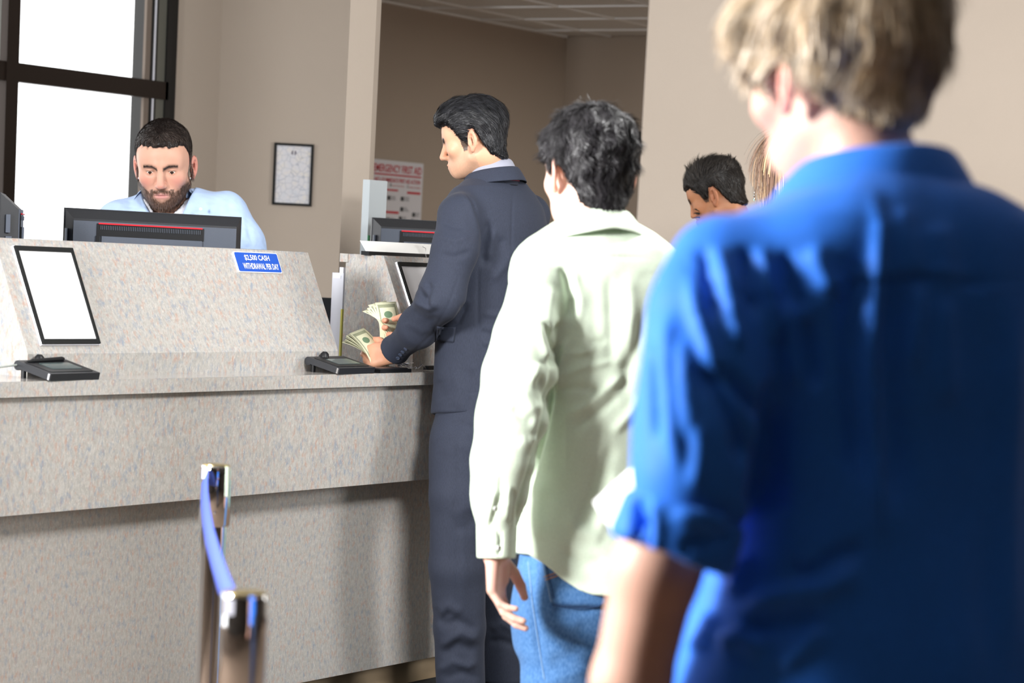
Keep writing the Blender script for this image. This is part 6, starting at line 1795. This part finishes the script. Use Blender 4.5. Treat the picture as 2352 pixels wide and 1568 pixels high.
# ------------------------------------------------------------------ man with spiky hair in the background
def build_far():
    D = 8.6
    hc = c3(1648, 456, D); A = head_axes(68, 25); s = 1.0
    root = foot_root((1670, 1450), D + .1, 'person with short spiky black hair and navy striped collar, beyond the blue shoulder')
    nb = c3(1700, 530, D + .05)
    ho = dict(HEAD0); ho.update(eye_open=.45, nosez=-.004, lips=1.0)
    hm = hairline([(-.2, -.062), (-.075, -.060), (-.055, -.052), (-.042, -.018), (-.032, .012), (-.022, .034), (-.004, .034), (.006, .012), (.014, -.010), (.028, -.006), (.034, .022), (.05, .046), (.066, .060), (.2, .064)])
    lsh, rsh = c3(1620, 600, D - .12), c3(1790, 600, D + .18)
    lel, rel = c3(1600, 790, D - .12), c3(1780, 790, D + .2)
    lwr, rwr = c3(1560, 940, D), c3(1700, 940, D + .15)
    mkR = lambda: np.stack([np.array([0, 0, 1.]), np.array([-.6, .8, 0]), np.array([.8, .6, 0])], 1)
    lh, l0, l1, _ = hand_fn(lwr, mkR(), [(25, 30, 20)] * 4, [(.7, .6, .4), (.3, .9, .3), (.1, 1., .2)])
    rh, r0, r1, _ = hand_fn(rwr, mkR(), [(25, 30, 20)] * 4, [(.7, .6, .4), (.3, .9, .3), (.1, 1., .2)])
    sp = c3(1705, 950, D + .1)
    def skin(P):
        d = near(P, hc, .20, lambda p: head_sdf(((p - hc.astype(np.float32)) @ A.astype(np.float32)) / s, ho) * s)
        d = smin(d, cone(P, hc + A @ np.array([0, -.045, -.028]) * s, nb, .055, .060), .03)
        d = smin(d, chain(P, [nb, sp], [.03, .07]), .04)
        d = smin(d, chain(P, [nb, lsh, lel, lwr], [.04, .034, .032, .026]), .02)
        d = smin(d, chain(P, [nb, rsh, rel, rwr], [.04, .034, .032, .026]), .02)
        d = smin(d, near(P, (l0 + l1) / 2, .2, lh), .01)
        return smin(d, near(P, (r0 + r1) / 2, .2, rh), .01)
    lo, hi = bounds(hc + .17, hc - .17, lsh, rsh, l0, l1, r0, r1, sp, pad=.06)
    so = dict(red=(.55, .22, .12), browc=(.02, .014, .012), scalp=(.04, .028, .02), mask=hm)
    body = body_mesh(root, skin, lo, hi, .0036, lambda V: skin_cols(V, hc, A, s, srgb(188, 130, 94), so))
    eye_parts(root, body, hc, A, s, gaze=(0, -.3))
    def thick(Q):
        top = np.clip((Q[:, 1] - .05) / .05, 0, 1)
        return .006 + .008 * top
    def flow(Q):
        low = np.clip((.075 - Q[:, 1]) / .03, 0, 1)[:, None]
        fr = np.clip((Q[:, 2] + .02) / .08, 0, 1)[:, None]
        up = np.array([0, .9, .35])[None] * (.4 + .8 * fr) + np.array([0, 0, -.5])[None] * (1 - fr)
        f = up * (1 - low) + np.array([0, -1., -.25])[None] * low
        return f / (np.linalg.norm(f, axis=1, keepdims=True) + 1e-9)
    make_hair(root, hc, A, s, hm, thick, flow, 6500, .022, .0016, (.010, .008, .007), (.05, .042, .036), rough=.003, steps=4, wob=.12, wobf=120, lift=.001, seed=35, capcol=(.008, .006, .005), out=.5, h=.004, lmul=lambda Q: np.where((Q[:, 1] > .085) & (Q[:, 2] > -.03), 1.5, .8))
    # spikes along the crown and fringe
    rnd = np.random.default_rng(8)
    V, F, n = [], [], 0
    for i in range(150):
        z = rnd.uniform(-.03, .075); x = rnd.normal(0, .026)
        y = .128 - 2.2 * x * x * 3 - 3.2 * max(0, z - .01) ** 1.25 * 1.6
        p0 = np.array([x, y - .008, z]); dirv = np.array([x * 6, 1.0 - max(0, z) * 6, .25 + max(0, z) * 9 + rnd.normal(0, .25)]); dirv /= np.linalg.norm(dirv)
        ln = rnd.uniform(.020, .038); w = rnd.uniform(.0035, .006)
        tip = p0 + dirv * ln + np.array([0, -.002, 0])
        a = np.cross(dirv, [1, 0, 0]); a /= np.linalg.norm(a) + 1e-9; b_ = np.cross(dirv, a)
        ring = [p0 + w * (math.cos(t) * a + math.sin(t) * b_) for t in (0, 2.09, 4.19)]
        mid = [p0 + dirv * ln * .55 + .55 * w * (math.cos(t) * a + math.sin(t) * b_) for t in (0, 2.09, 4.19)]
        V += ring + mid + [tip]
        for k in range(3):
            F.append((n + k, n + (k + 1) % 3, n + 3 + (k + 1) % 3, n + 3 + k)); F.append((n + 3 + k, n + 3 + (k + 1) % 3, n + 6, n + 6))
        n += 7
    Vc = hc + (np.array(V) * s) @ A.T
    F3 = [f if f[2] != f[3] else f[:3] for f in F]
    ob = mk('hair_spikes', c2w(Vc), F3, plain('black_hair_wax', (.010, .008, .007, 1), .4), root, smooth=True); tag(ob, kind='stuff')
    sm = cloth('navy_striped_cotton', srgb(44, 58, 96), .8, .1, .3, 800, .05, 300)
    TT = secs([(520, 1700, .066, .066), (545, 1702, .120, .085), (580, 1704, .175, .11), (650, 1706, .19, .125), (800, 1706, .178, .125), (980, 1704, .178, .13)], D + .06, 520, math.radians(55))
    def shirt(P):
        d = loft(P, *TT, cap=.006)
        d = smin(d, chain(P, [lsh, lel, lwr * .8 + lel * .2], [.066, .06, .045]), .03)
        d = smin(d, chain(P, [rsh, rel, rwr * .8 + rel * .2], [.066, .06, .045]), .03)
        return smax(d, -cone(P, nb - UPC * .05, nb + UPC * .12, .060, .060), .008)
    lo, hi = bounds(lsh, rsh, lel, rel, lwr, rwr, c3(1700, 520, D), c3(1704, 980, D), c3(1704, 800, D) - .22, c3(1704, 800, D) + .22, pad=.09); lo[1] = c3(0, 514, D)[1]
    garment(root, 'shirt', shirt, lo, hi, .009, sm, [], [(16, .004, (1, .5, 1), 5)])
    Fw = A[:, 2] - UPC * (A[:, 2] @ UPC); Fw /= np.linalg.norm(Fw); L = np.cross(UPC, Fw); Uc = UPC * .93 + Fw * .36; Uc /= np.linalg.norm(Uc)
    nc = c3(1697, 528, D + .05)
    for nm, dr, mt_, o_ in (('shirt_collar', 0, sm, 0), ('collar_stripe', .0015, plain('white_stripe', srgb(190, 200, 220), .7), .012), ('collar_stripe', .0018, plain('white_stripe_b', srgb(190, 200, 220), .7), .026)):
        def pr(p):
            hb = .040 - .030 * abs(p) / 140
            if nm == 'shirt_collar': return [(0, -.03), (.002, hb - .005), (.005, hb), (.010, hb - .004), (.020, hb - .035), (.028, hb - .055)]
            t = o_ / .055; return [(.010 + .018 * t + dr + .002, hb - .004 - o_), (.0125 + .018 * t + dr + .002, hb - .008 - o_)]
        collar(root, nm, mt_, nc, L, Uc, Fw, .064, .066, pr, list(range(-140, 141, 14)), .002)
    legs = [[c3(1672, 980, D + .02), c3(1665, 1180, D + .06), c3(1658, 1462, D + .1)], [c3(1738, 980, D + .14), c3(1735, 1180, D + .18), c3(1728, 1462, D + .22)]]
    tr = cloth('khaki_trousers', srgb(120, 106, 84), .85)
    def tro(P):
        d = chain(P, legs[0], [.11, .078, .066])
        d = smin(d, chain(P, legs[1], [.11, .078, .066]), .03)
        return smax(d, .03 - (P @ UPC.astype(np.float32) + CAM_H), .01)
    lo, hi = bounds(*legs[0], *legs[1], pad=.13)
    garment(root, 'trousers', tro, lo, hi, .014, tr, lap=0)
    for l in legs:
        p = c2w(l[-1]); p[2] = 0; shoe(root, p + FH * .1 - RH * .2, p - FH * .03 + RH * .06, M['shoe'])
build_far()

# ------------------------------------------------------------------ long-haired woman, mostly hidden behind the blue shirt
def build_woman():
    D = 6.35
    def w3(px, py, d): return c3(1822 + (px - 1850) * .685, 402 + (py - 400) * .685, d)
    hc = w3(1850, 400, D); A = head_axes(12, 0); s = .95
    root = foot_root((1832, 1740), D + .15, 'person with long straight brown hair and earring, almost hidden behind the blue shirt')
    nb = w3(1868, 545, D + .04)
    ho = dict(HEAD0); ho.update(eye_open=0, fat=-.004, jaw=.046)
    lsh, lel, lwr = w3(1680, 640, D), w3(1660, 960, D - .02), w3(1650, 1210, D - .06)
    rsh, rel, rwr = w3(2045, 640, D + .03), w3(2070, 960, D + .05), w3(2070, 1210, D + .02)
    Rl = np.stack([np.array([0, 0, 1.]), np.array([0, 1., 0]), np.array([1., 0, 0])], 1)
    lh, l0, l1, lt = hand_fn(lwr, Rl, [(20, 28, 15)] * 4, [(.7, .6, .4), (.3, .9, .3), (.1, 1., .2)], s=.85)
    Rr = np.stack([np.array([0, 0, 1.]), np.array([0, 1., 0]), np.array([-1., 0, 0])], 1)
    rh, r0, r1, rt = hand_fn(rwr, Rr, [(20, 28, 15)] * 4, [(.7, .6, .4), (.3, .9, .3), (.1, 1., .2)], s=.85)
    sp = w3(1860, 1150, D + .12)
    def skin(P):
        d = near(P, hc, .20, lambda p: head_sdf(((p - hc.astype(np.float32)) @ A.astype(np.float32)) / s, ho) * s)
        d = smin(d, cone(P, hc + A @ np.array([0, -.045, -.028]) * s, nb, .046, .05), .03)
        d = smin(d, chain(P, [nb, sp], [.05, .06]), .04)
        d = smin(d, chain(P, [nb, lsh, lel, lwr], [.035, .042, .036, .024]), .02)
        d = smin(d, chain(P, [nb, rsh, rel, rwr], [.035, .042, .036, .024]), .02)
        d = smin(d, near(P, (l0 + l1) / 2, .2, lh), .01)
        return smin(d, near(P, (r0 + r1) / 2, .2, rh), .01)
    lo, hi = bounds(hc + .17, hc - .17, lsh, rsh, lel, rel, l0, l1, r0, r1, sp, pad=.06)
    so = dict(red=(.7, .3, .24))
    body_mesh(root, skin, lo, hi, .005, lambda V: skin_cols(V, hc, A, s, srgb(232, 190, 168), so))
    # long hair
    def hf(P):
        Q = ((P - hc.astype(np.float32)) @ A.astype(np.float32)) / s
        d = ell(Q, (0, .045, -.015), (.088, .098, .105))
        d = smin(d, chain(Q, [(0, .03, -.045), (0, -.10, -.062), (0, -.24, -.07), (0, -.36, -.07)], [.086, .088, .092, .07]), .03)
        return smax(d, Q[:, 2] - np.interp(Q[:, 1], [-.4, -.05, .04, .1], [-.03, -.02, .03, .08]), .01) * s
    V, F = polygonise(hf, hc + np.array([-.16, -.17, -.2]), hc + np.array([.16, .46, .2]), .006)
    rnd = np.random.default_rng(4)
    rt_ = sample_faces(V, F, np.ones(len(V), bool), 5200, rnd); g = grad(hf, rt_, .003)
    dn = -UPC
    def wflow(p):
        gg = grad(hf, p, .003); q = p - (hc + A @ np.array([0, .13, .0]) * s); q = q / (np.linalg.norm(q, axis=1, keepdims=True) + 1e-6)
        f = np.tile(dn, (len(p), 1)) + q * .6; f = f - gg * (f * gg).sum(1, keepdims=True)
        return f / (np.linalg.norm(f, axis=1, keepdims=True) + 1e-9)
    V2, F2, sid = strand_mesh(rt_ - g * .002, wflow(rt_) + g * .08, g, np.full(len(rt_), .16), 5, .0026, wflow, hf, .001, rnd, taper=.5, wob=.03, wobf=40)
    Q = ((rt_ - hc) @ A) / s
    lock = vnoise(np.stack([Q[:, 0], Q[:, 1] * .04, Q[:, 2]], 1), 95, 6)[:, None]
    cs = np.array([.17, .10, .07])[None] * (1 + .3 * rnd.normal(0, 1, (len(rt_), 1)))
    hl = np.clip((lock - .12) / .22, 0, 1); cs = np.clip(cs * (1 - hl) + np.array([.55, .36, .20]) * hl, .01, 1)
    hair_obj(root, 'hair', [(V, F), (V2, F2)], [np.tile(np.array([.07, .04, .03]), (len(V), 1)), cs[sid]], M['hair'])
    e0 = c3(1733, 440, D - .05)
    bm = bmesh.new(); add_tube(bm, [c2w(e0 + np.array([0, t * .004, 0])) for t in range(7)], [.001, .003, .0015, .004, .0015, .005, .001], 10); bm_obj('earring', bm, M['chrome'], root, smooth=True)
    m, N, Lk, b = mat_new('teal_leaf_print')
    tc = N.new('ShaderNodeTexCoord'); vo = N.new('ShaderNodeTexVoronoi'); vo.inputs['Scale'].default_value = 42; Lk.new(tc.outputs['Object'], vo.inputs['Vector'])
    cr = N.new('ShaderNodeValToRGB'); cr.color_ramp.interpolation = 'CONSTANT'
    cr.color_ramp.elements[0].color = srgb(232, 244, 238); cr.color_ramp.elements[1].position = .8; cr.color_ramp.elements[1].color = srgb(40, 96, 116)
    for p_, c_ in ((.3, srgb(110, 206, 200)), (.55, srgb(60, 160, 160))): e = cr.color_ramp.elements.new(p_); e.color = c_
    Lk.new(vo.outputs['Color'], cr.inputs[0]); Lk.new(cr.outputs[0], b.inputs['Base Color']); b.inputs['Roughness'].default_value = .8
    TT = secs([(511.6, 1844.3, 0.09, 0.07), (539.0, 1844.3, 0.15, 0.09), (580.1, 1843.6, 0.165, 0.11), (676.0, 1842.3, 0.15, 0.11), (785.6, 1840.2, 0.135, 0.105), (895.2, 1837.5, 0.165, 0.12), (1018.5, 1833.4, 0.215, 0.135), (1224.0, 1829.3, 0.262, 0.15), (1429.5, 1826.5, 0.3, 0.165)], D + .06, 511.6, 0)
    lo, hi = bounds(w3(1868, 555, D) - .32, w3(1842, 1900, D + .1) + .34, pad=.02); lo[1] = w3(0, 552, D)[1]
    garment(root, 'dress', lambda P: smin(loft(P, *TT, cap=.008), chain(P, [lsh, lsh * .6 + lel * .4], [.062, .055]), .03), lo, hi, .009, m, [], [(9, .012, (1, .15, 1), 3)])
    legs = [[w3(1780, 1850, D + .16), w3(1784, 2380, D + .26)], [w3(1900, 1850, D + .16), w3(1896, 2380, D + .26)]]
    lg = lambda P: smax(smin(chain(P, legs[0], [.06, .036]), chain(P, legs[1], [.06, .036]), .01), .01 - (P @ UPC.astype(np.float32) + CAM_H), .01)
    lo, hi = bounds(*legs[0], *legs[1], pad=.08)
    garment(root, 'stockings', lg, lo, hi, .012, plain('tan_stockings', srgb(196, 150, 124), .6), lap=0)
    for l in legs:
        p = c2w(l[-1]); p[2] = 0; shoe(root, p + FH * .17, p - FH * .05, M['shoe'], w=.04)
    return lt, rt
WL = build_woman()

# ------------------------------------------------------------------ sheet of paper in his other hand and purple pen in his chest pocket
d1 = 2.80
C = [c3(1364, 1153, d1), c3(1364 + 290, 1153 - 305, d1 - .12), c3(1364 + 415, 1153 - 105, d1 - .17), c3(1364 + 125, 1153 + 200, d1 - .05)]
P0, P1, P2, P3 = (c2w(x) for x in C)
V, F = [], []
nrm = np.cross(P1 - P0, P3 - P0); nrm /= np.linalg.norm(nrm)
for j in range(7):
    for i in range(7):
        u, v = i / 6, j / 6
        V.append((P0 * (1 - u) + P1 * u) * (1 - v) + (P3 * (1 - u) + P2 * u) * v + nrm * .012 * math.sin(u * math.pi))
for j in range(6):
    for i in range(6): F.append((j * 7 + i, j * 7 + i + 1, (j + 1) * 7 + i + 1, (j + 1) * 7 + i))
o = mk('paper_sheet', V, F, M['white'], smooth=True); md = o.modifiers.new('thickness', 'SOLIDIFY'); md.thickness = .0006
tag(o, 'white sheet of paper poking out past the rolled blue sleeve', 'paper')
d2 = 2.60
pa, pb = c3(1515, 644, d2), c3(1560, 800, d2 - .01)
ax = (pb - pa) / np.linalg.norm(pb - pa)
pn = empty('marker_pen', c2w(pb), 'purple pen with white tip showing past the blue sleeve', 'pen')
bm = bmesh.new(); add_tube(bm, [c2w(pa + ax * .006), c2w(pa + ax * .008), c2w(pa + ax * .07)], [.0046, .0050, .0050], 18); bm_obj('barrel', bm, plain('purple_plastic', srgb(176, 140, 224), .25), pn, smooth=True)
bm = bmesh.new(); add_tube(bm, [c2w(pa - ax * .004), c2w(pa - ax * .001), c2w(pa + ax * .007)], [.002, .0046, .0048], 18); bm_obj('cap', bm, M['sign_white'], pn, smooth=True)
bm = bmesh.new(); add_tube(bm, [c2w(pa + ax * .004 + np.array([.0068, 0, 0])), c2w(pa + ax * .03 + np.array([.0072, 0, 0]))], .0016, 8); bm_obj('clip', bm, plain('violet_clip', srgb(90, 70, 140), .3), pn, smooth=True)
